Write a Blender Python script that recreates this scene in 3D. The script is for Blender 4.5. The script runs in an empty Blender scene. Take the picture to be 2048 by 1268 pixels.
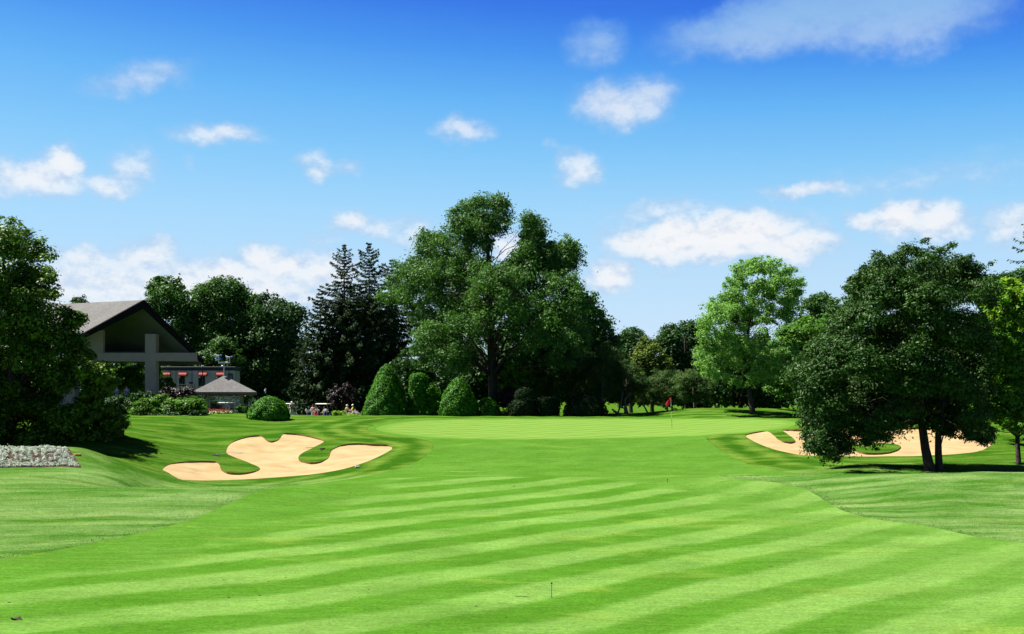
import bpy, math, random
import numpy as np
from mathutils import Vector, Matrix
rng = np.random.default_rng(7)
random.seed(7)
R = math.radians
sc = bpy.context.scene
COL = sc.collection
F = 2400.0            # focal length in photo pixels
CX, HY = 1024.0, 800.0  # principal column and horizon row of the photograph

# ---------------------------------------------------------------- helpers
def P(px, py, Y):
    return np.array([(px-CX)/F*Y, Y, (HY-py)/F*Y])

def tag(o, label=None, cat=None, group=None, kind=None):
    if label: o['label'] = label
    if cat: o['category'] = cat
    if group: o['group'] = group
    if kind: o['kind'] = kind
    return o

def empty(name, loc, label=None, cat=None, group=None, rz=0.0):
    o = bpy.data.objects.new(name, None); COL.objects.link(o)
    o.location = loc; o.rotation_euler = (0, 0, rz); o.empty_display_size = 0.2
    return tag(o, label, cat, group)

def link(name, me, mat, parent=None, smooth=False):
    o = bpy.data.objects.new(name, me); COL.objects.link(o)
    if mat is not None: me.materials.append(mat)
    if smooth:
        me.polygons.foreach_set('use_smooth', np.ones(len(me.polygons), dtype=bool))
    if parent is not None: o.parent = parent
    return o

def np_mesh(name, V, faces, n=4):
    """V (N,3), faces (M,n) -> mesh, fast"""
    me = bpy.data.meshes.new(name)
    V = np.ascontiguousarray(V, dtype=np.float32); faces = np.ascontiguousarray(faces, dtype=np.int32)
    me.vertices.add(len(V)); me.vertices.foreach_set('co', V.ravel())
    me.loops.add(faces.size); me.loops.foreach_set('vertex_index', faces.ravel())
    me.polygons.add(len(faces)); me.polygons.foreach_set('loop_start', np.arange(0, faces.size, n, dtype=np.int32))
    me.update(calc_edges=True)
    return me

def attr(me, name, vals, domain='FACE'):
    a = me.attributes.new(name, 'FLOAT', domain)
    a.data.foreach_set('value', np.ascontiguousarray(vals, dtype=np.float32))

class MB:
    """collects shapes into one mesh"""
    def __init__(s): s.v = []; s.f = []
    def add(s, vs, fs):
        k = len(s.v); s.v += [tuple(map(float, v)) for v in vs]; s.f += [tuple(i+k for i in f) for f in fs]; return s
    def box(s, c, d, rz=0, bev=0.0, rx=0, ry=0):
        x, y, z = d[0]/2, d[1]/2, d[2]/2
        M = Matrix.Translation(c) @ Matrix.Rotation(rz, 4, 'Z') @ Matrix.Rotation(ry, 4, 'Y') @ Matrix.Rotation(rx, 4, 'X')
        b = min(bev, x*.9, y*.9, z*.9)
        if b <= 0:
            vs = [(a, e, h) for a in (-x, x) for e in (-y, y) for h in (-z, z)]
            fs = [(0,1,3,2),(4,6,7,5),(0,4,5,1),(2,3,7,6),(0,2,6,4),(1,5,7,3)]
        else:
            rings = []
            for (zz, q) in ((-z, b), (-z+b, 0), (z-b, 0), (z, b)):
                X, Y2 = x-q, y-q
                c2 = b*0.7
                rings.append([(X-c2,-Y2,zz),(X,-Y2+c2,zz),(X,Y2-c2,zz),(X-c2,Y2,zz),(-X+c2,Y2,zz),(-X,Y2-c2,zz),(-X,-Y2+c2,zz),(-X+c2,-Y2,zz)])
            vs = [v for r in rings for v in r]; fs = []
            for r in range(3):
                for i in range(8):
                    j = (i+1) % 8; fs.append((r*8+i, r*8+j, (r+1)*8+j, (r+1)*8+i))
            fs.append(tuple(range(7, -1, -1))); fs.append(tuple(range(24, 32)))
        return s.add([M @ Vector(v) for v in vs], fs)
    def tube(s, pts, rad, n=8, cap=True):
        pts = [Vector(p) for p in pts]
        if not hasattr(rad, '__len__'): rad = [rad]*len(pts)
        vs = []; fs = []
        prev = None
        for i, p in enumerate(pts):
            t = (pts[min(i+1, len(pts)-1)] - pts[max(i-1, 0)]).normalized()
            a = Vector((0,0,1)) if abs(t.z) < .9 else Vector((1,0,0))
            if prev is not None and abs(prev.dot(t)) < .95: a = prev
            u = (a - t*a.dot(t)).normalized(); w = t.cross(u); prev = u
            for k in range(n):
                an = 2*math.pi*k/n
                vs.append(p + (u*math.cos(an) + w*math.sin(an))*rad[i])
        for i in range(len(pts)-1):
            for k in range(n):
                j = (k+1) % n; fs.append((i*n+k, i*n+j, (i+1)*n+j, (i+1)*n+k))
        if cap: fs.append(tuple(range(n-1, -1, -1))); fs.append(tuple(range((len(pts)-1)*n, len(pts)*n)))
        return s.add(vs, fs)
    def lathe(s, prof, c=(0,0,0), n=20, M=None):
        vs = []; fs = []
        for (r, z) in prof:
            for k in range(n):
                a = 2*math.pi*k/n; v = Vector((r*math.cos(a), r*math.sin(a), z))
                if M is not None: v = M @ v
                vs.append(v + Vector(c))
        m = len(prof)
        for i in range(m-1):
            for k in range(n):
                j = (k+1) % n; fs.append((i*n+k, i*n+j, (i+1)*n+j, (i+1)*n+k))
        fs.append(tuple(range(n-1, -1, -1))); fs.append(tuple(range((m-1)*n, m*n)))
        return s.add(vs, fs)
    def prism(s, poly, thick):
        """closed poly of 3d points extruded by vector thick"""
        n = len(poly); t = Vector(thick); a = [Vector(p) for p in poly]
        vs = a + [p+t for p in a]; fs = [tuple(range(n-1, -1, -1)), tuple(range(n, 2*n))]
        for i in range(n):
            j = (i+1) % n; fs.append((i, j, n+j, n+i))
        return s.add(vs, fs)
    def build(s, name, mat, parent=None, smooth=False, label=None):
        me = bpy.data.meshes.new(name); me.from_pydata(s.v, [], s.f); me.validate(); me.update()
        o = link(name, me, mat, parent, smooth)
        if label: o['label'] = label
        return o

# ---------------------------------------------------------------- node helpers
class NT:
    def __init__(s, tree): s.t = tree; s.t.nodes.clear()
    def n(s, kind, **kw):
        nd = s.t.nodes.new(kind)
        for k, v in kw.items():
            if k.startswith('i_'): s.set(nd, k[2:].replace('_', ' '), v)
            else: setattr(nd, k, v)
        return nd
    def set(s, nd, sock, v):
        sk = nd.inputs[sock] if not isinstance(sock, int) else nd.inputs[sock]
        if isinstance(v, bpy.types.NodeSocket): s.t.links.new(v, sk)
        else: sk.default_value = v
    def math(s, op, a, b=None, c=None, clamp=False):
        nd = s.t.nodes.new('ShaderNodeMath'); nd.operation = op; nd.use_clamp = clamp
        for i, v in enumerate((a, b, c)):
            if v is not None: s.set(nd, i, v)
        return nd.outputs[0]
    def vmath(s, op, a, b=None, scale=None):
        nd = s.t.nodes.new('ShaderNodeVectorMath'); nd.operation = op
        s.set(nd, 0, a)
        if b is not None: s.set(nd, 1, b)
        if scale is not None: s.set(nd, 3, scale)
        return nd.outputs['Value'] if op in ('LENGTH', 'DOT_PRODUCT') else nd.outputs[0]
    def mix(s, fac, a, b, mode='MIX'):
        nd = s.t.nodes.new('ShaderNodeMix'); nd.data_type = 'RGBA'; nd.blend_type = mode
        s.set(nd, 0, fac); s.set(nd, 6, a); s.set(nd, 7, b); return nd.outputs[2]
    def ss(s, x, lo, hi, a=0.0, b=1.0):
        nd = s.t.nodes.new('ShaderNodeMapRange'); nd.interpolation_type = 'SMOOTHSTEP'
        s.set(nd, 0, x); s.set(nd, 1, lo); s.set(nd, 2, hi); s.set(nd, 3, a); s.set(nd, 4, b); return nd.outputs[0]
    def lin(s, x, lo, hi, a=0.0, b=1.0):
        nd = s.t.nodes.new('ShaderNodeMapRange'); s.set(nd, 0, x); s.set(nd, 1, lo); s.set(nd, 2, hi); s.set(nd, 3, a); s.set(nd, 4, b); return nd.outputs[0]
    def noise(s, vec, scale, detail=3.0, rough=.55, dist=0.0):
        nd = s.t.nodes.new('ShaderNodeTexNoise'); s.set(nd, 'Vector', vec); s.set(nd, 'Scale', scale)
        s.set(nd, 'Detail', detail); s.set(nd, 'Roughness', rough); s.set(nd, 'Distortion', dist); return nd.outputs['Fac']
    def mapping(s, vec, scale=(1,1,1), rot=(0,0,0), loc=(0,0,0)):
        nd = s.t.nodes.new('ShaderNodeMapping'); s.set(nd, 'Vector', vec); s.set(nd, 'Scale', scale); s.set(nd, 'Rotation', rot); s.set(nd, 'Location', loc); return nd.outputs[0]
    def attr(s, name):
        nd = s.t.nodes.new('ShaderNodeAttribute'); nd.attribute_name = name; return nd.outputs['Fac']
    def bump(s, h, strength=.3, dist=.02):
        nd = s.t.nodes.new('ShaderNodeBump'); s.set(nd, 'Height', h); s.set(nd, 'Strength', strength); s.set(nd, 'Distance', dist); return nd.outputs[0]

def c4(c): return (c[0], c[1], c[2], 1.0)

def new_mat(name):
    m = bpy.data.materials.new(name); m.use_nodes = True
    return m, NT(m.node_tree)

def princ(t, col, rough=.6, spec=.3, normal=None, metal=0.0):
    b = t.n('ShaderNodeBsdfPrincipled')
    t.set(b, 'Base Color', col if isinstance(col, bpy.types.NodeSocket) else c4(col)); t.set(b, 'Roughness', rough); t.set(b, 'Specular IOR Level', spec); t.set(b, 'Metallic', metal)
    if normal is not None: t.set(b, 'Normal', normal)
    return b.outputs[0]

def out(t, sh):
    o = t.n('ShaderNodeOutputMaterial'); t.set(o, 'Surface', sh)

def mat_plain(name, col, rough=.6, spec=.3, var=.25, scale=6.0, bump=.1, metal=0.0):
    m, t = new_mat(name)
    co = t.n('ShaderNodeTexCoord').outputs['Object']
    nz = t.noise(co, scale, 5.0, .6)
    k = t.lin(nz, .25, .75, 1-var, 1+var)
    c = t.vmath('SCALE', c4(col)[:3], scale=k)
    out(t, princ(t, c, rough, spec, t.bump(t.noise(co, scale*6, 3), bump, .01) if bump else None, metal))
    return m

def mat_leaf(name, dark, light, accent=None, trans=.3, rough=.45, spec=.35, acc_thr=.8):
    m, t = new_mat(name)
    v = t.attr('var')
    geo = t.n('ShaderNodeNewGeometry')
    big = t.noise(geo.outputs['Position'], .35, 2.0)
    k = t.math('ADD', t.math('MULTIPLY', v, .75), t.math('MULTIPLY', big, .45), clamp=True)
    c = t.mix(t.lin(k, .2, .95), c4(dark), c4(light))
    if accent is not None:
        c = t.mix(t.ss(t.math('ADD', t.math('MULTIPLY', big, 1.0), t.math('MULTIPLY', v, .35)), acc_thr-.1, acc_thr+.05), c, c4(accent))
    d = princ(t, c, rough, spec)
    tr = t.n('ShaderNodeBsdfTranslucent'); t.set(tr, 'Color', t.mix(1.0, c, (1.25, 1.35, .7, 1), 'MULTIPLY'))
    ms = t.n('ShaderNodeMixShader'); t.set(ms, 0, trans); t.set(ms, 1, d); t.set(ms, 2, tr.outputs[0])
    out(t, ms.outputs[0]); return m

def mat_bark(name, a=(.03,.022,.016), b=(.09,.07,.055)):
    m, t = new_mat(name)
    co = t.n('ShaderNodeTexCoord').outputs['Object']
    nz = t.noise(t.mapping(co, (6, 6, 1.2)), 2.2, 6, .65)
    c = t.mix(t.lin(nz, .3, .7), c4(a), c4(b))
    out(t, princ(t, c, .9, .15, t.bump(nz, .9, .04))); return m
# ---------------------------------------------------------------- terrain
EX = 1.75                      # view exposure in stops
CP = []                        # control points X, Y, Z
def cp(px, py, Y): CP.append(P(px, py, Y))
def cpz(px, z, Y): CP.append(np.array([(px-CX)/F*Y, Y, z]))
def fz(Y):
    ys = [14, 24, 30, 36, 42, 48, 53, 56, 60, 64, 70, 76, 80, 86, 91, 97, 102, 106, 112]
    zs = [-4.85, -4.68, -4.53, -4.38, -4.17, -3.95, -3.72, -3.60, -3.82, -3.74, -3.35, -2.85, -2.6, -2.3, -2.08, -1.75, -1.5, -1.42, -1.7]
    return float(np.interp(Y, ys, zs))
for Y in (16, 24, 30, 36, 42, 48):
    for px in (-700, 300 if Y < 40 else 600, 1024, 1500, 2600):
        cpz(px, fz(Y), Y)
for Y in (53, 56, 60, 64, 70, 76, 80, 86, 91, 97, 102):
    for px in (940, 1150, 1330): cpz(px, fz(Y), Y)
for px in (860, 1000, 1150, 1230): cpz(px, -1.42, 106); 
for px in (800, 1000, 1150): cpz(px, -1.75, 114)
# left rough crest, dip, flower bed bank
for px in (-300, 0, 150, 300, 430, 540): cp(px, 975, 50.0)
cp(640, 968, 53); cp(760, 958, 56)
for px in (290, 400, 520): cpz(px, -4.42, 57)
cp(620, 968, 59); cp(700, 956, 60.5)
for px in (-300, 0, 80, 160): cp(px, 936, 58.0); cp(px, 896, 61.8); cpz(px, -2.95, 66)
cp(205, 945, 57.5); cp(210, 912, 62); cp(255, 966, 57); cp(262, 930, 63); cp(60, 955, 54)
cp(200, 890, 70); cp(265, 880, 73); cp(330, 852, 82); cp(410, 829, 94); cp(300, 905, 70)
cp(330, 938, 66); cp(420, 960.5, 64); cp(500, 959, 64.5); cp(600, 951, 66); cp(695, 936, 68.5); cp(770, 907, 73)
cp(450, 905, 74); cp(480, 876, 79); cp(575, 866, 80.5); cp(648, 882, 78); cp(716, 886, 77); cp(784, 895, 76)
cp(400, 880, 79); cp(540, 852, 88); cp(400, 845, 88); cp(540, 838, 93); cp(640, 846, 90); cp(720, 850, 88); cp(820, 900, 73); cp(868, 890, 76)
cp(640, 834, 99); cp(740, 831, 104); cp(520, 829, 99); cp(840, 831, 103)
for px in (-200, 100, 300): cpz(px, -1.25, 100); cpz(px, -1.2, 122)
cpz(480, -1.2, 105); cpz(450, -2.15, 134); cpz(520, -2.2, 134)
for px in (560, 640, 720): cpz(px, -1.75, 112); cpz(px, -2.2, 125); cpz(px, -2.3, 142)
# right side
cp(2048, 1085, 37); cp(1850, 1048, 41); cp(1640, 990, 49); cp(2048, 1000, 46); cp(1850, 985, 47.5)
cp(1500, 949, 55); cp(1700, 947, 53.5); cp(1900, 945, 53); cp(2048, 945, 53); cp(2500, 945, 53)
for px in (1650, 1800, 2000, 2400): cpz(px, -3.80, 57)
for px in (1700, 1870, 2048, 2400): cp(px, 941, 60)
cp(1560, 946, 61.5); cp(1700, 924, 66); cp(1700, 912, 70); cp(1870, 912, 70); cp(1975, 893, 76); cp(2100, 905, 70); cp(2400, 905, 70)
cp(1492, 870, 80); cp(1580, 861, 84); cp(1740, 855, 87); cp(1920, 855, 87); cp(2100, 860, 85); cp(1415, 872, 79); cp(1440, 902, 72)
cp(1590, 838, 98); cp(1460, 817, 110); cp(1390, 818, 109); cp(1540, 819, 110); cp(1590, 828, 106); cp(1700, 830, 105); cp(2000, 832, 105); cp(2400, 832, 105)
cp(1300, 832, 106); cp(1480, 832, 103); cp(1230, 826, 126); cp(1300, 826, 126); cp(1340, 824, 122)
for x in (-110, -60, -20, 20, 60, 110):
    for Y in (160, 190): CP.append(np.array([x, Y, -2.1 if Y > 170 else -1.9]))
for s in (-1, 1):
    for Y, z in ((20, -4.6), (50, -3.7), (80, -2.2), (120, -1.5)): CP.append(np.array([s*95, Y, z]))
CP = np.array(CP)
def _U(r2): return np.where(r2 < 1e-12, 0, 0.5*r2*np.log(np.maximum(r2, 1e-12)))
S = 50.0
def _fit(lam=2e-5):
    xy = CP[:, :2]/S; n = len(xy)
    K = _U(((xy[:, None]-xy[None])**2).sum(-1)) + lam*np.eye(n)
    Pm = np.hstack([np.ones((n, 1)), xy]); A = np.zeros((n+3, n+3)); A[:n, :n] = K; A[:n, n:] = Pm; A[n:, :n] = Pm.T
    return np.linalg.solve(A, np.concatenate([CP[:, 2], np.zeros(3)]))
W = _fit()
def sstep(x, a, b):
    t = np.clip((x-a)/(b-a), 0, 1); return t*t*(3-2*t)
def gz(x, y):
    x = np.atleast_1d(np.asarray(x, float)); y = np.atleast_1d(np.asarray(y, float))
    sh = np.broadcast(x, y).shape; x = np.broadcast_to(x, sh).ravel(); y = np.broadcast_to(y, sh).ravel()
    z = np.empty(len(x)); n = len(CP); xy = CP[:, :2]/S
    for i in range(0, len(x), 40000):
        a = np.clip(x[i:i+40000], -100, 100)/S; b = np.clip(y[i:i+40000], 14, 195)/S
        r2 = (a[:, None]-xy[None, :, 0])**2 + (b[:, None]-xy[None, :, 1])**2
        z[i:i+40000] = _U(r2) @ W[:n] + W[n] + W[n+1]*a + W[n+2]*b
    z += .018*np.sin(x*1.3+y*.7) * np.sin(y*.9-x*.4) + .01*np.sin(x*2.9-y*1.7)
    w = np.maximum(sstep(np.abs(x), 95, 140), np.maximum(sstep(y, 185, 230), sstep(-y, -12, 10)))
    z = z*(1-w) + (-2.3)*w
    return z.reshape(sh)
def g1(x, y): return float(gz(x, y)[0])

def cast(px, py, y0=15.0):
    """pixel -> first ground point the ray meets"""
    Ys = np.arange(y0, 135, .08)
    z = gz((px-CX)/F*Ys, Ys); ray = (HY-py)/F*Ys
    h = np.nonzero(z >= ray)[0]
    i = h[0] if len(h) else len(Ys)-1
    return np.array([(px-CX)/F*Ys[i], Ys[i]])

def smooth_closed(pts, k=5):
    pts = np.array(pts, float); n = len(pts); o = []
    for i in range(n):
        p0, p1, p2, p3 = pts[i-1], pts[i], pts[(i+1) % n], pts[(i+2) % n]
        for j in range(k):
            t = j/k
            o.append(.5*((2*p1)+(-p0+p2)*t+(2*p0-5*p1+4*p2-p3)*t*t+(-p0+3*p1-3*p2+p3)*t**3))
    return np.array(o)

def sdf(pts, poly):
    """signed distance, positive inside"""
    pts = np.asarray(pts, float); d = np.full(len(pts), 1e18); ins = np.zeros(len(pts), bool)
    n = len(poly)
    for i in range(n):
        a = poly[i]; b = poly[(i+1) % n]; e = b-a; w = pts-a
        t = np.clip((w@e)/max(e@e, 1e-12), 0, 1)
        q = w-t[:, None]*e; d = np.minimum(d, (q*q).sum(1))
        c = (a[1] > pts[:, 1]) != (b[1] > pts[:, 1])
        with np.errstate(divide='ignore', invalid='ignore'):
            xi = (b[0]-a[0])*(pts[:, 1]-a[1])/(b[1]-a[1])+a[0]
        ins ^= c & (pts[:, 0] < xi)
    return np.where(ins, 1, -1)*np.sqrt(d)

bunkL = [(324.6,938.4),(338,929),(363,924),(401,922),(431,922.6),(439.5,930),(442,938.4),(453,944),(475,946),(502,944),(519,939),(517,934),(502,927.5),(480.5,919),(461,911.6),(452.6,905),(454.5,894.7),(464,885),(486,875.5),(510.6,870.6),(523,872),(535,880.5),(547.5,882.4),(558.4,878),(565,868.7),(573.4,866),(601,868.7),(631,875.5),(648.6,882.4),(639,889),(622.7,897.4),(603.5,907),(596.7,915),(601,921.5),(620,925),(642,923),(657,915),(661,904),(669,896),(688,889),(716,886.5),(748,888.7),(776,889.8),(784.5,897),(770,907),(737.5,922),(696.5,935.7),(642,946.6),(573,953.5),(491,959),(423,961),(368,960),(352,955),(335.5,945)]
bunkR = [(1491,872),(1498,867),(1520,862.7),(1533,862),(1545.6,869),(1558,880),(1577,884),(1590,883),(1586.7,877),(1574,867.5),(1564.6,860),(1587,859.5),(1653,860.5),(1748,856),(1875,856.5),(1938,863),(1976,875),(1985,886),(1970,898),(1938,906),(1843,911.7),(1716,913),(1621.5,911.8),(1574,905.4),(1533,894),(1507.6,883)]
islR = [(1702,895),(1720,888),(1760,886),(1797,890),(1799,897),(1780,904),(1740,906),(1712,903)]
greenP = [(752,858),(770,850),(820,843),(900,839.5),(1100,838),(1300,838),(1450,838),(1560,840),(1592,847),(1560,858),(1480,866),(1400,871),(1250,876),(1050,879),(900,877),(830,872),(780,866)]
fairP = [(-700,1262),(-200,1145),(0,1118),(100,1103),(200,1083),(340,1052),(420,1024),(490,993),(545,976),(620,968),(700,958),(770,945),(830,925),(862,903),(868,890),(850,880),(790,872),(738,862),(748,850),(810,839),(900,836.5),(1100,836),(1300,836),(1450,836),(1565,837.5),(1606,847),(1570,860),(1500,867),(1440,868),(1412,874),(1424,888),(1452,908),(1500,929),(1560,942),(1605,950),(1500,951),(1435,952),(1500,960),(1570,968),(1625,985),(1665,1012),(1730,1035),(1850,1052),(1950,1073),(2048,1086),(2350,1135),(2900,1220)]
def cast_poly(pp, k=5, sm=True):
    q = smooth_closed(pp, k) if sm else np.array(pp, float)
    return np.array([cast(a, b) for a, b in q])
BL = cast_poly(bunkL, 3); BR = cast_poly(bunkR, 3); IR = cast_poly(islR, 3); GR = cast_poly(greenP, 4)
FW = cast_poly(fairP, 3)
FW = FW[:-2]
FW = np.vstack([FW, [[60, 12], [60, 5], [-60, 5], [-60, 20]]])
# path strip along the right crest
PT = np.array([P(1885, 0, 53.9)[:2], P(1960, 0, 53.5)[:2], P(2100, 0, 53.4)[:2], P(2900, 0, 53.5)[:2], P(2900, 0, 52.0)[:2], P(2100, 0, 52.1)[:2], P(1960, 0, 52.4)[:2], P(1900, 0, 53.2)[:2]])
BED = np.array([cast(x, y) for x, y in ((-260, 933), (-100, 934), (60, 936), (166, 937), (152, 918), (143, 905))] + [P(138, 0, 61.3)[:2], P(100, 0, 61.9)[:2], P(0, 0, 62.0)[:2], P(-260, 0, 62.0)[:2]])

def axis(lo, hi, st, out_lo, out_hi):
    a = list(np.arange(lo, hi+1e-6, st)); g = st; v = a[0]; left = []
    while v > out_lo: g *= 1.25; v -= g; left.append(v)
    g = st; v = a[-1]; right = []
    while v < out_hi: g *= 1.25; v += g; right.append(v)
    return np.array(left[::-1]+a+right)
xs = axis(-48, 48, .30, -4000, 4000); ys = axis(15, 112, .30, -60, 6000)
GXm, GYm = np.meshgrid(xs, ys)
GV = np.stack([GXm.ravel(), GYm.ravel()], 1)
GZv = gz(GV[:, 0], GV[:, 1])
nx, ny = len(xs), len(ys)
ii = (np.arange(ny-1)[:, None]*nx + np.arange(nx-1)[None]).ravel()
TR = np.concatenate([np.stack([ii, ii+1, ii+nx+1], 1), np.stack([ii, ii+nx+1, ii+nx], 1)])
def field(poly):
    d = np.full(len(GV), -50.0); lo = poly.min(0)-8; hi = poly.max(0)+8
    m = ((GV >= lo) & (GV <= hi)).all(1); d[m] = sdf(GV[m], poly); return np.clip(d, -50, 50)
sG, sF, sBL, sBR, sI, sP, sD = [field(p) for p in (GR, FW, BL, BR, IR, PT, BED)]
sB = np.maximum(sBL, np.minimum(sBR, -sI))
VV = np.column_stack([GV, GZv]); FLD = {'sG': sG, 'sF': sF, 'sB': sB, 'sP': sP, 'sD': sD}

def clip(V, fl, T, key):
    """split triangles T where fl[key] = 0 -> V, fl, inside, outside, boundary edges"""
    s = fl[key]; pos = s[T] > 0; c = pos.sum(1)
    ins = [T[c == 3]]; outs = [T[c == 0]]
    mx = np.nonzero((c == 1) | (c == 2))[0]
    newv = {}; addV = []; addS = {k: [] for k in fl}; N = len(V)
    def mid(a, b):
        k = (min(a, b), max(a, b))
        if k not in newv:
            t = s[a]/(s[a]-s[b]); t = min(max(t, .001), .999)
            newv[k] = N+len(addV); addV.append(V[a]*(1-t)+V[b]*t)
            for q in fl: addS[q].append(0.0 if q == key else fl[q][a]*(1-t)+fl[q][b]*t)
        return newv[k]
    I = []; O = []; E = []
    for ti in mx:
        a, b, d = T[ti]; p = pos[ti]
        one = c[ti] == 1
        for _ in range(3):
            if (p[0] and not p[1] and not p[2]) if one else ((not p[0]) and p[1] and p[2]): break
            a, b, d = b, d, a; p = np.roll(p, -1)
        m1 = mid(a, b); m2 = mid(a, d)
        A, B = (I, O) if one else (O, I)
        A.append((a, m1, m2)); B.append((m1, b, d)); B.append((m1, d, m2))
        E.append((m1, m2) if one else (m2, m1))
    if I: ins.append(np.array(I)); outs.append(np.array(O))
    if addV:
        V = np.vstack([V, addV])
        fl = {q: np.concatenate([fl[q], addS[q]]) for q in fl}
    return V, fl, np.vstack(ins), np.vstack(outs), E

V1, FL, T_sand, rest, E_sand = clip(VV, FLD, TR, 'sB')
V1, FL, T_path, rest, _ = clip(V1, FL, rest, 'sP')
V1, FL, T_bed, rest, _ = clip(V1, FL, rest, 'sD')
V1, FL, T_green, rest, _ = clip(V1, FL, rest, 'sG')
V1, FL, T_fair, T_rough, E_fair = clip(V1, FL, rest, 'sF')

def zone(name, T, mat, zoff=None, attrs=True):
    u, inv = np.unique(T, return_inverse=True)
    v = V1[u].copy()
    if zoff is not None: v[:, 2] += zoff[u]
    me = np_mesh(name, v, inv.reshape(-1, 3), 3)
    for q in FL: attr(me, q, FL[q][u], 'POINT')
    o = link(name, me, mat, None, True); o['kind'] = 'structure'
    return o

# ---- ground materials
def grass_common(t):
    geo = t.n('ShaderNodeTexCoord').outputs['Object']
    sx = t.n('ShaderNodeSeparateXYZ'); t.set(sx, 0, geo); return geo, sx.outputs[0], sx.outputs[1]
TH = R(43)
def mat_fairway():
    m, t = new_mat('fairway_grass'); co, X, Y = grass_common(t)
    wob = t.math('MULTIPLY', t.math('SUBTRACT', t.noise(co, .07, 2), .5), 3.0)
    fine = t.math('MULTIPLY', t.math('SUBTRACT', t.noise(t.mapping(co, (.5, 1.6, 1), (0, 0, TH)), 1.1, 3), .5), .38)
    curve = t.math('MULTIPLY', t.math('POWER', t.math('ABSOLUTE', t.math('SUBTRACT', X, 2.0)), 2.0), -.006)
    c = t.math('SUBTRACT', t.math('MULTIPLY', Y, math.cos(TH)), t.math('MULTIPLY', X, math.sin(TH)))
    c = t.math('ADD', t.math('ADD', c, wob), fine); c = t.math('ADD', c, curve)
    ph = t.math('SINE', t.math('MULTIPLY', t.math('SUBTRACT', c, 22.9), 2*math.pi/2.95))
    wav = t.ss(ph, -.55, .55)
    # far approach (beyond the crest) is evenly darker; perimeter pass stays dark
    near = t.ss(t.math('ADD', Y, t.math('MULTIPLY', t.math('ABSOLUTE', X), .12)), 55.5, 59.0, 1, 0)
    sF_ = t.attr('sF')
    per = t.ss(t.math('ADD', sF_, t.math('MULTIPLY', t.noise(co, .5, 2), 3.0)), 4.6, 6.6)
    perR = t.math('MAXIMUM', per, t.ss(X, 7.0, 12.0))
    amp = t.math('MULTIPLY', t.math('MULTIPLY', near, perR), t.ss(t.noise(co, .22, 3), .30, .62, .5, 1.0))
    ampR = t.math('MULTIPLY', amp, t.ss(X, 6, 16, 1.0, .55))
    baseline = t.math('ADD', t.math('MULTIPLY', near, t.ss(X, 3, 13, .16, .48)), t.ss(Y, 57, 62, 0, .20))
    f = t.math('ADD', t.math('MULTIPLY', ampR, t.math('SUBTRACT', wav, .16)), baseline, clamp=True)
    st = t.noise(t.mapping(co, (.35, 4.0, 1), (0, 0, R(8))), 1.6, 4, .65)
    f = t.math('ADD', f, t.math('MULTIPLY', t.math('SUBTRACT', st, .5), .6))
    f = t.math('ADD', f, t.math('MULTIPLY', t.math('SUBTRACT', t.noise(co, .3, 3), .5), .5))
    fs = t.noise(t.mapping(co, (.12, 5.5, 1), (0, 0, -TH)), 1.0, 3, .6)
    f = t.math('ADD', f, t.math('MULTIPLY', t.math('SUBTRACT', fs, .5), .7), clamp=True)
    col = t.mix(f, (.036, .102, .008, 1), (.084, .160, .031, 1))
    yel = t.ss(t.noise(t.mapping(co, (.5, 1.4, 1), (0, 0, TH)), .35, 4, .6, .5), .56, .72, 0, .45)
    col = t.mix(yel, col, (.110, .165, .026, 1))
    tan = t.ss(t.noise(t.mapping(co, (.4, 1.8, 1), (0, 0, R(12))), .8, 4, .7), .69, .76, 0, .45)
    col = t.mix(tan, col, (.11, .14, .035, 1))
    hi = t.noise(co, 14.0, 4, .75); mid_ = t.noise(t.mapping(co, (1, 2.2, 1)), 4.0, 4, .7)
    k = t.math('MULTIPLY', t.lin(hi, .3, .7, .68, 1.32), t.lin(mid_, .3, .7, .82, 1.18))
    k = t.math('MULTIPLY', k, t.lin(t.noise(t.mapping(co, (.7, 1.1, 1)), .55, 4, .65), .3, .7, .86, 1.12))
    col = t.vmath('SCALE', col, scale=k)
    out(t, princ(t, col, .9, .0, t.bump(t.math('ADD', hi, mid_), .5, .03))); return m
def mat_green():
    m, t = new_mat('green_grass'); co, X, Y = grass_common(t)
    c = t.math('ADD', t.math('MULTIPLY', Y, .8), t.math('MULTIPLY', X, .6))
    d = t.math('SUBTRACT', t.math('MULTIPLY', Y, .8), t.math('MULTIPLY', X, .6))
    a = t.ss(t.math('SINE', t.math('MULTIPLY', c, 3.6)), -.7, .7); b = t.ss(t.math('SINE', t.math('MULTIPLY', d, 3.6)), -.7, .7)
    f = t.math('ADD', t.math('MULTIPLY', a, .25), t.math('MULTIPLY', b, .35))
    f = t.math('ADD', f, t.math('MULTIPLY', t.noise(t.mapping(co, (.3, 1.5, 1)), .8, 4), .5))
    edge = t.ss(t.attr('sG'), .3, 1.1)
    f = t.math('MULTIPLY', f, t.math('ADD', .35, t.math('MULTIPLY', edge, .65)), clamp=True)
    col = t.mix(f, (.062, .132, .016, 1), (.108, .176, .036, 1))
    hi = t.noise(co, 9.0, 3, .7); col = t.vmath('SCALE', col, scale=t.lin(hi, .3, .7, .93, 1.07))
    out(t, princ(t, col, .9, .0, t.bump(hi, .2, .01))); return m
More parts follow.
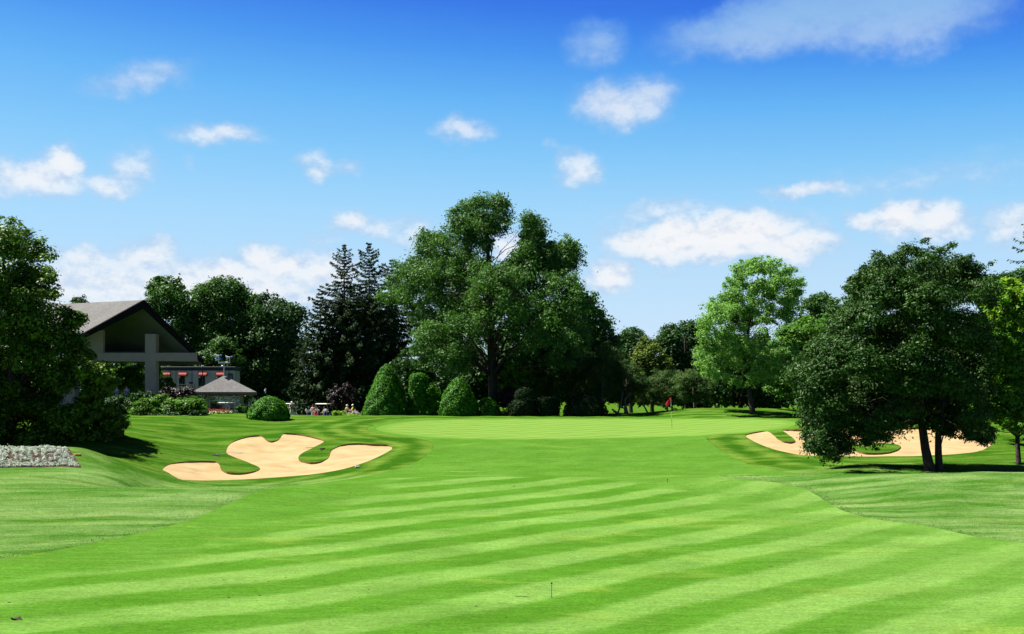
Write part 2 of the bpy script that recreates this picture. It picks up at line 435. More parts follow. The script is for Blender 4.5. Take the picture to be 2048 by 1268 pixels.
def mat_rough():
    m, t = new_mat('rough_grass'); co, X, Y = grass_common(t)
    wv = t.vmath('ADD', co, t.vmath('SCALE', t.n('ShaderNodeTexNoise', i_Vector=co, i_Scale=.05).outputs['Color'], scale=9.0))
    st = t.noise(t.mapping(wv, (.22, 1.0, 1), (0, 0, R(18))), .75, 5, .62)
    st2 = t.noise(t.mapping(wv, (.5, 5.0, 1), (0, 0, R(20))), 1.7, 4, .7)
    sF_ = t.attr('sF'); sB_ = t.attr('sB')
    ring = t.math('SINE', t.math('MULTIPLY', t.math('ADD', sF_, t.math('MULTIPLY', t.noise(co, .3, 2), 1.4)), 2*math.pi/2.1))
    rw = t.math('MULTIPLY', t.ss(sF_, -7.0, -3.5), t.ss(Y, 58, 64))
    f = t.math('ADD', t.lin(st, .34, .66, -.10, .90), t.math('MULTIPLY', t.math('SUBTRACT', st2, .5), .42))
    f = t.math('ADD', f, t.math('MULTIPLY', t.math('MULTIPLY', ring, rw), .38))
    hill = t.math('SINE', t.math('MULTIPLY', t.math('ADD', t.math('SUBTRACT', Y, t.math('MULTIPLY', X, .35)), t.math('MULTIPLY', t.noise(co, .12, 2), 4)), 2*math.pi/3.4))
    f = t.math('ADD', f, t.math('MULTIPLY', t.math('MULTIPLY', hill, t.ss(Y, 66, 72)), .13))
    farw = t.ss(Y, 56, 66, 0, 1)
    f = t.math('SUBTRACT', f, t.math('MULTIPLY', farw, .12), clamp=True)
    near = t.mix(f, (.032, .098, .009, 1), (.130, .202, .062, 1))
    far = t.mix(f, (.020, .068, .004, 1), (.078, .138, .018, 1))
    col = t.mix(farw, near, far)
    yel = t.ss(t.noise(t.mapping(wv, (.35, 1.2, 1), (0, 0, R(10))), .4, 4, .65), .56, .7, 0, .45)
    col = t.mix(yel, col, (.095, .140, .014, 1))
    bt = t.ss(t.noise(t.mapping(wv, (.3, 2.2, 1)), .6, 5, .7), .60, .70, 0, .35)
    col = t.mix(bt, col, (.085, .085, .022, 1))
    shag = t.ss(t.math('ABSOLUTE', t.math('ADD', sF_, .06)), .0, .10, .85, 1.0)
    col = t.vmath('SCALE', col, scale=shag)
    hi = t.noise(t.mapping(co, (1, 1.6, 1)), 11.0, 4, .8); md = t.noise(t.mapping(co, (1, 2, 1)), 2.6, 4, .7)
    col = t.vmath('SCALE', col, scale=t.math('MULTIPLY', t.lin(hi, .3, .7, .70, 1.30), t.lin(md, .3, .7, .82, 1.18)))
    out(t, princ(t, col, .9, .0, t.bump(t.math('ADD', hi, md), .8, .08))); return m
def mat_sand():
    m, t = new_mat('bunker_sand'); co, X, Y = grass_common(t)
    a = t.noise(t.mapping(co, (.8, 1.2, 1)), .7, 5, .6); b = t.noise(co, 9, 4, .7)
    rk = t.math('SINE', t.math('MULTIPLY', t.math('ADD', t.math('ADD', Y, t.math('MULTIPLY', X, .6)), t.math('MULTIPLY', t.noise(co, .35, 2), 6)), 26))
    col = t.mix(t.lin(a, .36, .66), (.278, .208, .112, 1), (.222, .158, .078, 1))
    col = t.vmath('SCALE', col, scale=t.lin(b, .3, .7, .93, 1.07))
    out(t, princ(t, col, .95, .0, t.bump(t.math('ADD', t.math('MULTIPLY', rk, .10), b), .4, .02))); return m
mR = mat_rough()
m_soil = mat_plain('dark_soil', (.035, .018, .012), .95, .1, .5, 8, .6)
zone('rough', T_rough, mR); zone('fairway', T_fair, mat_fairway()); zone('green', T_green, mat_green())
zone('path', T_path, mat_plain('path_concrete', (.22, .19, .15), .9, .15, .15, 2, .3))
zone('flower_bed_soil', T_bed, m_soil)
# sand floor lies below the turf, deepest under the upper lips
su = np.unique(T_sand); zo = np.zeros(len(V1))
q = V1[su][:, :2]; e = .15
gy = (np.maximum(sdf(q+[0, e], BL), np.minimum(sdf(q+[0, e], BR), -sdf(q+[0, e], IR))) - np.maximum(sdf(q-[0, e], BL), np.minimum(sdf(q-[0, e], BR), -sdf(q-[0, e], IR))))/(2*e)
lipd = .02+.10*np.clip(-gy, 0, 1)
dB = FL['sB'][su]
zo[su] = -lipd - .10*sstep(dB, 0, 2.5)*np.clip(-gy+.3, 0, 1)
zone('bunker_sand', T_sand, mat_sand(), zo)
mb = MB(); Ea = np.array(E_sand)
lv = []; lf = []
for k, (a, b) in enumerate(Ea):
    A = V1[a]; B = V1[b]; up = np.array([0, 0, .006])
    lv += [A+up, B+up, B+[0, 0, zo[b]-.02], A+[0, 0, zo[a]-.02]]; lf.append((4*k, 4*k+1, 4*k+2, 4*k+3))
o = link('bunker_edge', np_mesh('bunker_edge', np.array(lv), np.array(lf), 4), mat_plain('lip_soil', (.17, .095, .035), .95, .1, .4, 9, .5)); o['kind'] = 'structure'
# ---------------------------------------------------------------- vegetation
UP = np.array([0, 0, 1.0])
def unit(a): return a/np.maximum(np.linalg.norm(a, axis=1, keepdims=True), 1e-9)
def rdir(n): return unit(rng.normal(size=(n, 3)))

def leaf_quads(C, Nrm, size, aspect=.6, tdir=None, fold=0.0):
    """C (n,3) centres, Nrm (n,3) normals -> diamond leaves"""
    n = len(C); size = np.broadcast_to(size, n)[:, None]
    t = rdir(n) if tdir is None else tdir
    t = unit(t - Nrm*(t*Nrm).sum(1, keepdims=True)); b = np.cross(Nrm, t)
    h = size*.5; w = h*aspect
    k = Nrm*size*fold
    V = np.stack([C-t*h, C+b*w+k-t*h*.1, C+t*h, C-b*w+k-t*h*.1], 1).reshape(-1, 3)
    return V, np.arange(4*n).reshape(n, 4)

def clump_leaves(Cn, Rr, m, size, flat=.75, up=.45, rand=.8, aspect=.62, droop=0.0, shell=.45, spray=.45):
    """fill clumps of centre Cn, radius Rr with m leaves each"""
    n = len(Cn); rm = np.median(Rr); cnt = np.maximum((m*np.clip(Rr/rm, .25, 1.8)**1.8).astype(int), 8)
    c = np.repeat(Cn, cnt, 0); r = np.repeat(Rr, cnt)[:, None]; T_ = len(c)
    d = rdir(T_); rad = (shell+(1-shell)*rng.random((T_, 1))**.6)
    rad = rad*(1+.30*rng.normal(size=(T_, 1)).clip(-1, 1.8))
    ax = unit(rdir(n)*[1, 1, .45]+unit(Cn-Cn.mean(0))*.8*[1, 1, .4]+[0, 0, -.15]); ax = np.repeat(ax, cnt, 0)
    off = d*r*rad; off[:, 2] *= flat; off = off*(1-.3*min(spray, 1))+ax*r*spray*rng.normal(size=(T_, 1))*.9
    if droop: off[:, 2] -= droop*r[:, 0]*(off[:, 0]**2+off[:, 1]**2)/np.maximum(r[:, 0]**2, 1e-6)
    nr = unit(d+UP*up+rng.normal(size=(T_, 3))*rand*.6)
    s = size*(.65+.7*rng.random(T_))
    V, Fc = leaf_quads(c+off, nr, s, aspect, fold=.12)
    cv = np.repeat(rng.random(n), cnt)
    var = np.clip(.5*cv+.5*rng.random(T_), 0, 1)
    return V, Fc, var

def merge(parts):
    Vs = []; Fs = []; vs = []; k = 0
    for V, Fc, v in parts:
        Vs.append(V); Fs.append(Fc+k); vs.append(v); k += len(V)
    return np.vstack(Vs), np.vstack(Fs), np.concatenate(vs)

def poly_clumps(poly, Y, depth, r, n, sm=True, back=.35, edge=.75, cpx=None, solid=False, gapk=1.25):
    """clump centres filling a crown whose outline is poly (photo px) at distance Y, real half depth `depth` m"""
    pp = smooth_closed(poly, 3) if sm else np.array(poly, float)
    cpx = (pp[:, 0].min()+pp[:, 0].max())/2 if cpx is None else cpx
    th = math.atan((cpx-CX)/F) if sm else 0.0
    fw = np.array([math.sin(th), math.cos(th)]); rt = np.array([math.cos(th), -math.sin(th)]); c0 = np.array([math.tan(th)*Y, Y])
    u = Y/math.cos(th)*np.tan(np.arctan((pp[:, 0]-CX)/F)-th); yy = c0[1]+u*rt[1]
    W2 = np.stack([u, (HY-pp[:, 1])/F*yy], 1)
    lo, hi = W2.min(0), W2.max(0)
    q = lo+(hi-lo)*rng.random((n*8+900, 2)); d = sdf(q, W2)
    dm = d.max(); e_ = r*(edge*1.0)*rng.random(len(q))**.6-.05*r; ok = d > e_
    ph = rng.random(6)*6.28; kx = gapk/r
    fld = np.sin(q[:, 0]*kx+ph[0]+1.3*np.sin(q[:, 1]*kx*.6+ph[1]))*np.sin(q[:, 1]*kx*1.25+ph[2]+1.1*np.sin(q[:, 0]*kx*.7+ph[3]))
    if not solid: ok &= (fld > -.55) | (rng.random(len(q)) < .45)
    q = q[ok]; d = d[ok]; fld = fld[ok]
    if len(q) > n: q = q[:n]; d = d[:n]; fld = fld[:n]
    t = np.clip(d/max(dm*.85, 1e-6), 0, 1); hd = depth*np.sqrt(1-(1-t)**2)
    sgn = np.where(rng.random(len(q)) < back, 1, -1)
    o = sgn*hd*rng.random(len(q))**.38
    o = np.where(fld < -.12, np.abs(o)*.6+hd*.1*rng.random(len(q)), o)   # hollows between the boughs
    XY = c0+q[:, :1]*rt+o[:, None]*fw
    C = np.column_stack([XY, q[:, 1]])
    rr = r*(.45+.95*rng.random(len(q))**1.3)
    rr = np.minimum(rr, np.maximum(d*1.0, r*(.22+.25*rng.random(len(q)))))
    return C, rr

def obj_leaves(name, parts, mat, parent=None):
    V, Fc, var = merge(parts); me = np_mesh(name, V, Fc, 4); attr(me, 'var', var)
    return link(name, me, mat, parent)

def limb_tubes(mb, base, top, r0, r1, C, n, bend=.3, zlo=.25, seed=0, rl=.35):
    """trunk plus limbs that reach clump centres"""
    rg = np.random.default_rng(seed+11)
    base = np.array(base); top = np.array(top); L = top-base
    K = 7; pts = []; rad = []
    wob = rg.normal(size=3)*np.array([1, 1, 0])*.03*np.linalg.norm(L)
    for i in range(K+1):
        s_ = i/K; pts.append(base+L*s_+wob*math.sin(s_*math.pi)); rad.append(r0*(1-s_)**.8+r1*s_)
    rad[0] *= 1.35
    pts.insert(1, base+L*.03+[0, 0, 0]); rad.insert(1, r0*1.08)
    mb.tube(pts, rad, 10)
    if len(C):
        for j in rg.choice(len(C), min(n, len(C)), replace=False):
            c = C[j]; zt = (c[2]-base[2])/max(L[2], 1e-6)
            s0 = np.clip(zt-.12-.25*rg.random(), zlo, .92); a = base+L*s0+wob*math.sin(s0*math.pi)
            rr = max(r0*(1-s0)*rl*(.6+.8*rg.random()), r1)
            m1 = a*.65+c*.35+np.array([0, 0, .12*np.linalg.norm(c-a)*(rg.random()-.1)])+rg.normal(size=3)*.08; m2 = a*.3+c*.7+rg.normal(size=3)*.15
            mb.tube([a, m1, m2, c], [rr, rr*.7, rr*.42, rr*.16], 5, cap=False)

def tree(name, label, cat, polys, Y, depth, r, n, m, size, mat, trunk=None, bark=None, group=None, flat=.75, up=.45, rand=.8, aspect=.62, droop=0., back=.35, limbs=26, zlo=.25, shell=.45, sm=True, edge=.75, rl=.35, spray=.45, solid=False, gapk=1.25):
    """polys: list of (outline px, dY, depth scale, share of clumps)"""
    if trunk:
        bx, by, r0 = trunk[:3]; Yt = trunk[3] if len(trunk) > 3 else Y
        X0 = (bx-CX)/F*Yt; z0 = g1(X0, Yt); base = np.array([X0, Yt, z0-.15])
    else:
        ax = np.mean([p[0] for p in polys[0][0]]); X0 = (ax-CX)/F*Y; base = np.array([X0, Y, g1(X0, Y)-.1]); r0 = .2
    root = empty(name, base, label, cat, group)
    cc = []; parts = []
    for (pl, dY, ds, sh) in polys:
        C, rr = poly_clumps(pl, Y+dY, depth*ds, r, int(n*sh), sm, back, edge, None, solid, gapk); cc.append(C)
        parts.append(clump_leaves(C-base, rr, m, size, flat, up, rand, aspect, droop, shell, spray))
    C = np.vstack(cc)-base
    obj_leaves('crown', parts, mat, root)
    mb = MB(); top = np.array([np.median(C[:, 0]), np.median(C[:, 1]), np.quantile(C[:, 2], .93)])
    if trunk and len(trunk) > 4:   # top px given
        p = P(trunk[4], trunk[5], Y)-base; top = p
    limb_tubes(mb, (0, 0, 0), top, r0, max(.03, r0*.1), C, limbs, zlo=zlo, seed=len(C), rl=rl)
    mb.build('trunk', bark or M_bark, root, True)
    return root

M_bark = mat_bark('bark', (.016,.012,.009), (.052,.041,.032)); M_barkp = mat_bark('pine_bark', (.05,.035,.028), (.16,.13,.11))
L_big = mat_leaf('leaf_big', (.018,.066,.012), (.074,.158,.030), None, .26, .55, .10)
L_oak = mat_leaf('leaf_oak', (.012,.040,.006), (.036,.086,.013), None, .10, .5, .09)
L_left = mat_leaf('leaf_left', (.009,.034,.003), (.088,.180,.010), (.14,.21,.02), .12, .5, .10, .98)
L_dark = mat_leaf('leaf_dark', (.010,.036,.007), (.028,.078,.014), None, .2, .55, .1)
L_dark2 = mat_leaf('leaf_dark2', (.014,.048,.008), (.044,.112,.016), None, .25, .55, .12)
L_pale = mat_leaf('leaf_pale', (.070,.165,.030), (.160,.310,.070), None, .38, .55, .10)
L_mid = mat_leaf('leaf_mid', (.022,.080,.008), (.075,.18,.016), None, .3, .55, .12)
L_yel = mat_leaf('leaf_yel', (.035,.13,.012), (.12,.26,.02), (.12,.22,.015), .35, .5, .12, .92)
L_yel2 = mat_leaf('leaf_yel2', (.09,.20,.012), (.20,.33,.025), None, .38, .5, .12)
L_spr = mat_leaf('needle_spruce', (.009,.024,.007), (.026,.055,.013), None, .08, .7, .08)
L_pine = mat_leaf('needle_pine', (.016,.046,.009), (.058,.112,.022), (.06,.05,.02), .12, .7, .08, .95)
L_ced = mat_leaf('needle_cedar', (.030,.065,.008), (.11,.16,.02), (.05,.035,.02), .15, .7, .08, .95)
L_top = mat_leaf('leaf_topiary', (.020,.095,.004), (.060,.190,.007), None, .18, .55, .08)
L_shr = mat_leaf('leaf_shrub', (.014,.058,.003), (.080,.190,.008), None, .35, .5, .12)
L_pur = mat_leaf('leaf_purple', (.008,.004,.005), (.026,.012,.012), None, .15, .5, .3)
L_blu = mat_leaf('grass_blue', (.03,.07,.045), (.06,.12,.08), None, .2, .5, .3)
L_topshade = mat_leaf('leaf_topiary_shade', (.005,.014,.004), (.014,.034,.008), None, .05, .7, .05)  # near-black topiary leaf: shade over the right-hand row put into the colour
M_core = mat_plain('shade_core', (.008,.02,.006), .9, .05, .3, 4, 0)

# --- the large tree behind the topiary
tree('large_tree', 'tallest broad green tree with an uneven lobed crown, rising behind the clipped cones', 'tree',
 [([(892,445),(905,412),(945,396),(985,387),(1012,398),(1027,430),(1020,458),(995,470),(980,512),(945,505),(915,480)],2,.45,.085),
  ([(1040,480),(1040,452),(1045,428),(1070,423),(1090,435),(1092,470),(1088,500),(1095,540),(1060,570),(1010,570),(1008,530)],0,.45,.11),
  ([(1080,500),(1098,480),(1125,468),(1155,482),(1165,500),(1178,518),(1160,530),(1140,548),(1110,560),(1085,550)],-1,.3,.06),
  ([(748,600),(775,555),(785,528),(825,500),(838,465),(870,450),(905,455),(935,480),(960,520),(960,600),(930,670),(880,700),(830,690),(822,650),(800,615)],4,.8,.28),
  ([(940,512),(985,506),(1012,528),(1060,540),(1110,540),(1160,560),(1178,610),(1182,660),(1160,720),(1110,745),(1060,720),(1010,730),(1030,690),(1000,675),(960,690),(950,740),(900,750),(850,735),(815,700),(850,650),(920,600)],0,1,.40)],
 116, 9.5, .88, 1750, 95, .27, L_big, trunk=(988,805,.50,116,975,440), bark=M_bark, flat=.8, limbs=70, zlo=.22, droop=.12, aspect=.45, rl=.42, spray=.7, shell=.25, gapk=1.0, solid=True)
# --- leafy growth and trees around it
tree('understory_tree', 'low leafy tree filling the gap between the spruces and the large tree', 'tree',
 [([(778,790),(785,725),(800,695),(840,700),(880,720),(930,745),(960,770),(965,810),(900,835),(800,835)],0,1,1)], 128, 3, .8, 190, 90, .30, L_dark, trunk=(860,815,.15), limbs=14)
tree('broadleaf_tree', 'dark tree with upswept plumes on the right shoulder of the large tree', 'tree',
 [([(1120,600),(1150,570),(1178,588),(1195,592),(1212,625),(1228,650),(1240,675),(1238,720),(1230,790),(1150,800),(1090,780),(1090,680)],0,1,1)], 138, 6, 1.2, 260, 110, .38, L_dark2, trunk=(1170,800,.3), limbs=20, flat=1.1, edge=.5)
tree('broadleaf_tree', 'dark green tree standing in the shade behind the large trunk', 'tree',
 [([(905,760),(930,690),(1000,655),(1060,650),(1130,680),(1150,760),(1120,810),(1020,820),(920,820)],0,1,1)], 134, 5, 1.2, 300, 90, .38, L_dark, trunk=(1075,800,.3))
tree('small_tree', 'pale green small tree just right of the large trunk', 'tree',
 [([(1005,735),(1022,700),(1045,697),(1062,720),(1070,760),(1055,790),(1020,795),(1003,765)],0,1,1)], 116, 1.6, .55, 75, 80, .22, L_mid, trunk=(1035,815,.1), limbs=12, up=.8)
# --- left group behind the low building
tree('broadleaf_tree', 'loose crowned tree with sky showing through, right behind the gable peak', 'tree',
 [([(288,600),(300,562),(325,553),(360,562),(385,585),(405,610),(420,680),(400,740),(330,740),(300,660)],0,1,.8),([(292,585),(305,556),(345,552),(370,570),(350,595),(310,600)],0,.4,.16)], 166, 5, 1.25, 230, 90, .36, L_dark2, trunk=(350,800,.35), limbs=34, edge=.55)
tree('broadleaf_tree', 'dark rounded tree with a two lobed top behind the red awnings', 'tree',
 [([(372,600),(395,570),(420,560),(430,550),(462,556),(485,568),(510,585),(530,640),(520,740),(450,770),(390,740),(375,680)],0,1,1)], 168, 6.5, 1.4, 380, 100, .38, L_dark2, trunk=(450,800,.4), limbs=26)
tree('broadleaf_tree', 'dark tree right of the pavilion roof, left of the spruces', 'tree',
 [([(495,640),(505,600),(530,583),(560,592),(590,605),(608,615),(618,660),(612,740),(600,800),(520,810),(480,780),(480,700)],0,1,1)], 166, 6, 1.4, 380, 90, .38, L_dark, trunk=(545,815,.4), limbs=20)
tree('broadleaf_tree', 'shaded green tree low behind the pavilion and its loudspeakers', 'tree',
 [([(385,720),(410,690),(450,665),(480,690),(500,740),(500,800),(470,830),(400,820)],0,1,1)], 160, 4, 1.1, 170, 80, .33, L_dark2, trunk=(440,815,.25), limbs=10)
tree('broadleaf_tree', 'treetop just showing over the ridge at the left end of the shingled roof', 'tree',
 [([(125,640),(140,600),(152,592),(160,588),(172,595),(178,612),(180,680),(130,700)],0,1,1)], 165, 3, 1.0, 70, 80, .32, L_dark, trunk=(150,810,.3), limbs=8)
tree('broadleaf_tree', 'shaded tree seen under the canopy beam, left of the thick column', 'tree',
 [([(120,700),(200,690),(300,695),(325,730),(325,800),(120,810)],0,1,1)], 136, 3, 1.0, 150, 90, .30, L_dark2, trunk=(235,815,.25), limbs=10)
# --- centre right and right background
tree('broadleaf_tree', 'small distant dark tree nearest the right shoulder of the large tree', 'tree',
 [([(1228,700),(1240,662),(1262,650),(1288,660),(1298,700),(1290,790),(1235,790)],0,1,1)], 175, 4, 1.2, 110, 80, .40, L_dark, trunk=(1262,808,.3))
tree('conifer', 'olive green pointed conifer with brownish shade below, behind the flagstick', 'tree',
 [([(1262,790),(1262,735),(1270,695),(1290,670),(1312,680),(1335,712),(1348,735),(1350,790),(1310,808)],0,1,1)], 128, 2.6, .65, 170, 110, .24, L_ced, trunk=(1305,820,.2), up=.9, flat=1.1)
tree('broadleaf_tree', 'dark spreading tree between the olive conifer and the pale tree', 'tree',
 [([(1290,715),(1312,672),(1335,645),(1360,638),(1398,645),(1420,690),(1430,740),(1430,810),(1330,815)],0,1,1)], 146, 5, 1.2, 280, 90, .36, L_dark, trunk=(1375,812,.3), edge=.5)
tree('pale_tree', 'light green airy tree with a slim dark trunk on the mound behind the green', 'tree',
 [([(1440,590),(1455,545),(1480,520),(1510,510),(1545,512),(1580,530),(1612,552),(1606,590),(1590,640),(1560,650),(1500,650),(1450,640)],0,.7,.42),
  ([(1392,640),(1410,600),(1450,580),(1500,600),(1530,640),(1540,690),(1500,720),(1440,720),(1400,690)],-.5,.8,.30),
  ([(1388,700),(1420,680),(1480,690),(1560,680),(1600,700),(1590,740),(1520,775),(1450,770),(1395,745)],0,.9,.36)],
 105, 4.2, .62, 560, 90, .21, L_pale, trunk=(1505,829,.24,105,1515,560), limbs=90, zlo=.2, shell=.3, aspect=.5, edge=.45, rl=.22, back=.4)
tree('maple_tree', 'mid green tree with layered branches between the pale tree and the oak', 'tree',
 [([(1520,700),(1550,655),(1590,635),(1640,625),(1690,640),(1700,740),(1690,800),(1620,812),(1540,790),(1520,750)],0,1,1)], 112, 4, .8, 360, 90, .25, L_mid, trunk=(1610,828,.2), limbs=20, flat=.5, up=1.0)
tree('broadleaf_tree', 'bluish dark distant tree rising over the maple, left of the oak', 'tree',
 [([(1580,680),(1600,610),(1618,592),(1650,585),(1675,600),(1700,640),(1700,740),(1600,760)],0,1,1)], 150, 5, 1.2, 230, 90, .36, L_dark2, trunk=(1640,815,.3), edge=.5)
tree('broadleaf_tree', 'dark tree filling the gap behind the pale tree trunk', 'tree',
 [([(1385,760),(1400,690),(1450,660),(1560,680),(1620,720),(1620,815),(1400,812)],0,1,1)], 135, 4, 1.2, 260, 80, .36, L_dark, trunk=(1480,818,.3))
# --- the oak in front on the right
tree('oak_tree', 'big dark glossy oak with twin black trunks overhanging the right bunker', 'tree',
 [([(1738,530),(1748,505),(1775,512),(1795,488),(1825,492),(1852,476),(1880,490),(1905,482),(1925,500),(1958,500),(1972,520),(1996,528),(1990,560),(2004,590),(1988,620),(1990,700),(1990,780),(1975,850),(1930,880),(1870,872),(1840,860),(1790,880),(1745,905),(1715,880),(1680,868),(1640,880),(1610,862),(1588,820),(1600,790),(1576,750),(1590,715),(1612,700),(1615,680),(1650,668),(1655,630),(1680,610),(1676,590),(1700,585),(1712,560)],0,1,.86),
  ([(1700,590),(1690,565),(1712,548),(1740,520),(1745,560),(1730,600)],0,.3,.03),
  ([(1600,860),(1640,855),(1700,862),(1720,885),(1700,912),(1660,925),(1615,905)],-2.2,.30,.034),
  ([(1930,850),(1975,845),(1995,870),(1975,892),(1940,880)],0,.3,.02)],
 60, 4.6, .60, 1500, 140, .155, L_oak, trunk=(1859,943,.25,60,1856,600), bark=M_bark, limbs=90, zlo=.3, up=.6, rand=.9, aspect=.42, droop=.15, edge=.5, back=.3, flat=.5, shell=.6, solid=True, gapk=.62, spray=.5)
o = [c for c in bpy.data.objects if c.name == 'oak_tree'][0]
mb = MB(); mb.tube([(.53, .1, -.05), (.52, .1, .25), (.48, .1, 1.0), (.47, .1, 1.9), (.8, .2, 3.8)], [.26, .20, .18, .16, .07], 10)
mb.tube([(.45, .1, 1.05), (.62, .1, 1.5), (.75, 0, 2.1)], [.05, .04, .025], 6)
mb.build('trunk', M_bark, o, True)
# --- right edge trees
tree('maple_tree', 'yellow green maple with bright lime top at the right edge', 'tree',
 [([(1965,600),(1985,570),(2010,558),(2050,575),(2100,600),(2120,720),(2100,830),(2050,870),(1995,850),(1950,830),(1962,770),(1975,730),(1945,680),(1975,650)],0,1,.8),
  ([(1940,660),(1960,640),(1990,640),(1990,690),(1955,690)],0,.4,.04)],
 63, 2.6, .38, 540, 85, .17, L_yel, trunk=(2037,934,.13,63,2042,640), limbs=40, up=.9, zlo=.2, aspect=.85, edge=.4)
o = [c for c in bpy.data.objects if c.get('label', '').startswith('yellow green maple')][0]
C, rr = poly_clumps([(1962,610),(1985,570),(2010,556),(2050,570),(2070,640),(2030,665),(1990,655),(1970,640)], 62.4, 1.6, .32, 60)
obj_leaves('crown_top', [clump_leaves(C-np.array(o.location), rr, 70, .17, aspect=.85, up=.9)], L_yel2, o)
tree('broadleaf_tree', 'dark backdrop tree behind the maple at the right edge', 'tree',
 [([(1950,640),(1975,560),(2010,540),(2090,530),(2160,640),(2160,830),(2060,850),(1960,820)],0,1,1)], 78, 3.2, .7, 260, 90, .24, L_dark, trunk=(2090,870,.2))
# --- left foreground tree
tree('large_left_tree', 'large dense tree at the left edge, leaves lit in bright clumps against deep shade', 'tree',
 [([(-160,440),(-60,415),(0,430),(30,434),(60,440),(88,465),(110,490),(118,530),(116,570),(140,598),(150,625),(168,660),(178,700),(172,740),(150,780),(120,810),(60,850),(-20,880),(-160,880)],0,1,.78),
  ([(130,620),(160,610),(172,640),(150,660),(130,650)],-1,.3,.02),
  ([(150,700),(180,690),(190,720),(180,760),(150,760)],-1.5,.3,.03),
  ([(-60,800),(20,790),(110,790),(170,810),(180,870),(100,895),(-60,895)],-1,.5,.12)],
 73, 4.6, .80, 600, 175, .22, L_left, trunk=(20,900,.3), limbs=30, up=1.0, rand=.8, aspect=.6, shell=.75, flat=.62, spray=.3, edge=.7, solid=True, gapk=.9)
tree('lilac_tree', 'ragged shrubby tree right of the large left tree, in front of the gabled canopy', 'tree',
 [([(170,740),(188,722),(215,720),(232,740),(238,770),(215,795),(185,790),(168,770)],0,1,.28),
  ([(150,790),(190,785),(215,800),(240,815),(258,835),(262,862),(240,885),(200,892),(150,890),(130,840)],0,1,.5),
  ([(165,770),(200,770),(205,810),(170,815)],0,.5,.1)],
 72.5, 1.9, .42, 210, 70, .22, L_left, trunk=(195,890,.1), limbs=24, up=.9, zlo=.05, aspect=.6, spray=.25, edge=.95)

# --- conifers with whorled branches
def spruce(name, label, px_apex, py_apex, Y, halfw, mat, z_base=None, sparse_top=.3, n_lev=44, group=None, trunk_r=.3, seed=1, tuft=.55, dens=1.0, low=0.02):
    rg = np.random.default_rng(seed)
    X0 = (px_apex-CX)/F*Y; zt = (HY-py_apex)/F*Y; zb = (g1(X0, Y) if z_base is None else z_base)-.1; H = zt-zb
    root = empty(name, (X0, Y, zb), label, 'tree', group)
    mb = MB(); mb.tube([(0,0,0), (0,0,H*.1), (.05,0,H*.5), (0,0,H*.97)], [trunk_r*1.2, trunk_r, trunk_r*.55, .02], 8)
    Cs = []; Ts = []; Ss = []; vr = []
    for i in range(n_lev):
        s_ = (i+.5)/n_lev; f = low+(1-low)*s_**.92
        z = H*f; L = halfw*(1-f)**.58*(.62+.5*rg.random())
        if f > .97: L = .25+.3*rg.random()
        nb = int(4+3*(1-f)) if f > 1-sparse_top else 8
        a0 = rg.random()*6.28
        for k in range(nb):
            a = a0+6.283*k/nb+rg.normal()*.25; l = L*(.72+.45*rg.random())
            if rg.random() < .12: l *= .6
            d = np.array([math.cos(a), math.sin(a), 0]); sag = .10+.28*(1-f); tip = .10
            K = 5; pts = []
            for j in range(K+1):
                q = j/K; pts.append(d*l*q+[0, 0, z+l*(-sag*math.sin(q*2.2)*.9+tip*q*q*1.6 + (0.25*q if f > .8 else 0))])
            if l > .5: mb.tube(pts, [max(.012, .035*l/3*(1-j/K)+.012) for j in range(K+1)], 4, cap=False)
            nt = int(max(4, l/ .16)*dens)
            qs = (np.arange(nt)+rg.random(nt))/nt; qs = qs**.75
            pa = np.array(pts); idx = np.clip((qs*K).astype(int), 0, K-1); fr = qs*K-idx
            c = pa[idx]*(1-fr)[:, None]+pa[idx+1]*fr[:, None]
            side = np.cross(d, UP)
            wdt = (.10+.34*l*.35*(1-qs)**.6)*(1 if f < .85 else .6)
            for rep in range(3):
                off = side*(rg.uniform(-1, 1, nt)*wdt)[:, None]
                hang = -np.abs(rg.normal(size=nt))*.13*tuft*(1+2*(1-f))
                cc_ = c+off+np.column_stack([np.zeros(nt), np.zeros(nt), hang])
                tt = unit(d*.8+side*rg.uniform(-1, 1, nt)[:, None]*.9+np.column_stack([np.zeros(nt)]*2+[-.35-.5*rg.random(nt)]))
                Cs.append(cc_); Ts.append(tt); Ss.append(tuft*(.5+.7*rg.random(nt))*(.55+.45*(1-f))); vr.append(np.clip(.25+.75*rg.random(nt)*qs+.0*qs, 0, 1))
    C = np.vstack(Cs); T = np.vstack(Ts); s2 = np.concatenate(Ss); n = len(C)
    nr = unit(np.cross(T, rdir(n))+UP*.25)
    V, Fc = leaf_quads(C, nr, s2, .34, T)
    me = np_mesh('needles', V, Fc, 4); attr(me, 'var', np.concatenate(vr)); link('crown', me, mat, root)
    mb.build('trunk', M_bark, root, True)
    return root
spruce('spruce', 'tall dark spruce left of the pair, its pointed top clear against cloud', 688, 488, 143, 7.0, L_spr, seed=3, n_lev=54, dens=1.5, tuft=.62)
spruce('spruce', 'tall dark spruce right of the pair, next to the large tree', 738, 485, 147, 7.0, L_spr, seed=5, n_lev=54, dens=1.5, tuft=.62)
spruce('spruce', 'smaller spruce tip poking out between the spruce pair and the large tree', 783, 518, 152, 7.4, L_spr, seed=8, n_lev=46, dens=1.5, tuft=.62)
spruce('spruce', 'short broad spruce in the shade at the foot of the spruce pair', 640, 585, 141, 5.4, L_spr, seed=12, n_lev=34, dens=1.5, tuft=.62)
spruce('pine_tree', 'tall dark pine cut by the right edge of the view, above the maple', 2062, 415, 84, 3.6, L_spr, seed=9, n_lev=26, trunk_r=.22, tuft=.5)

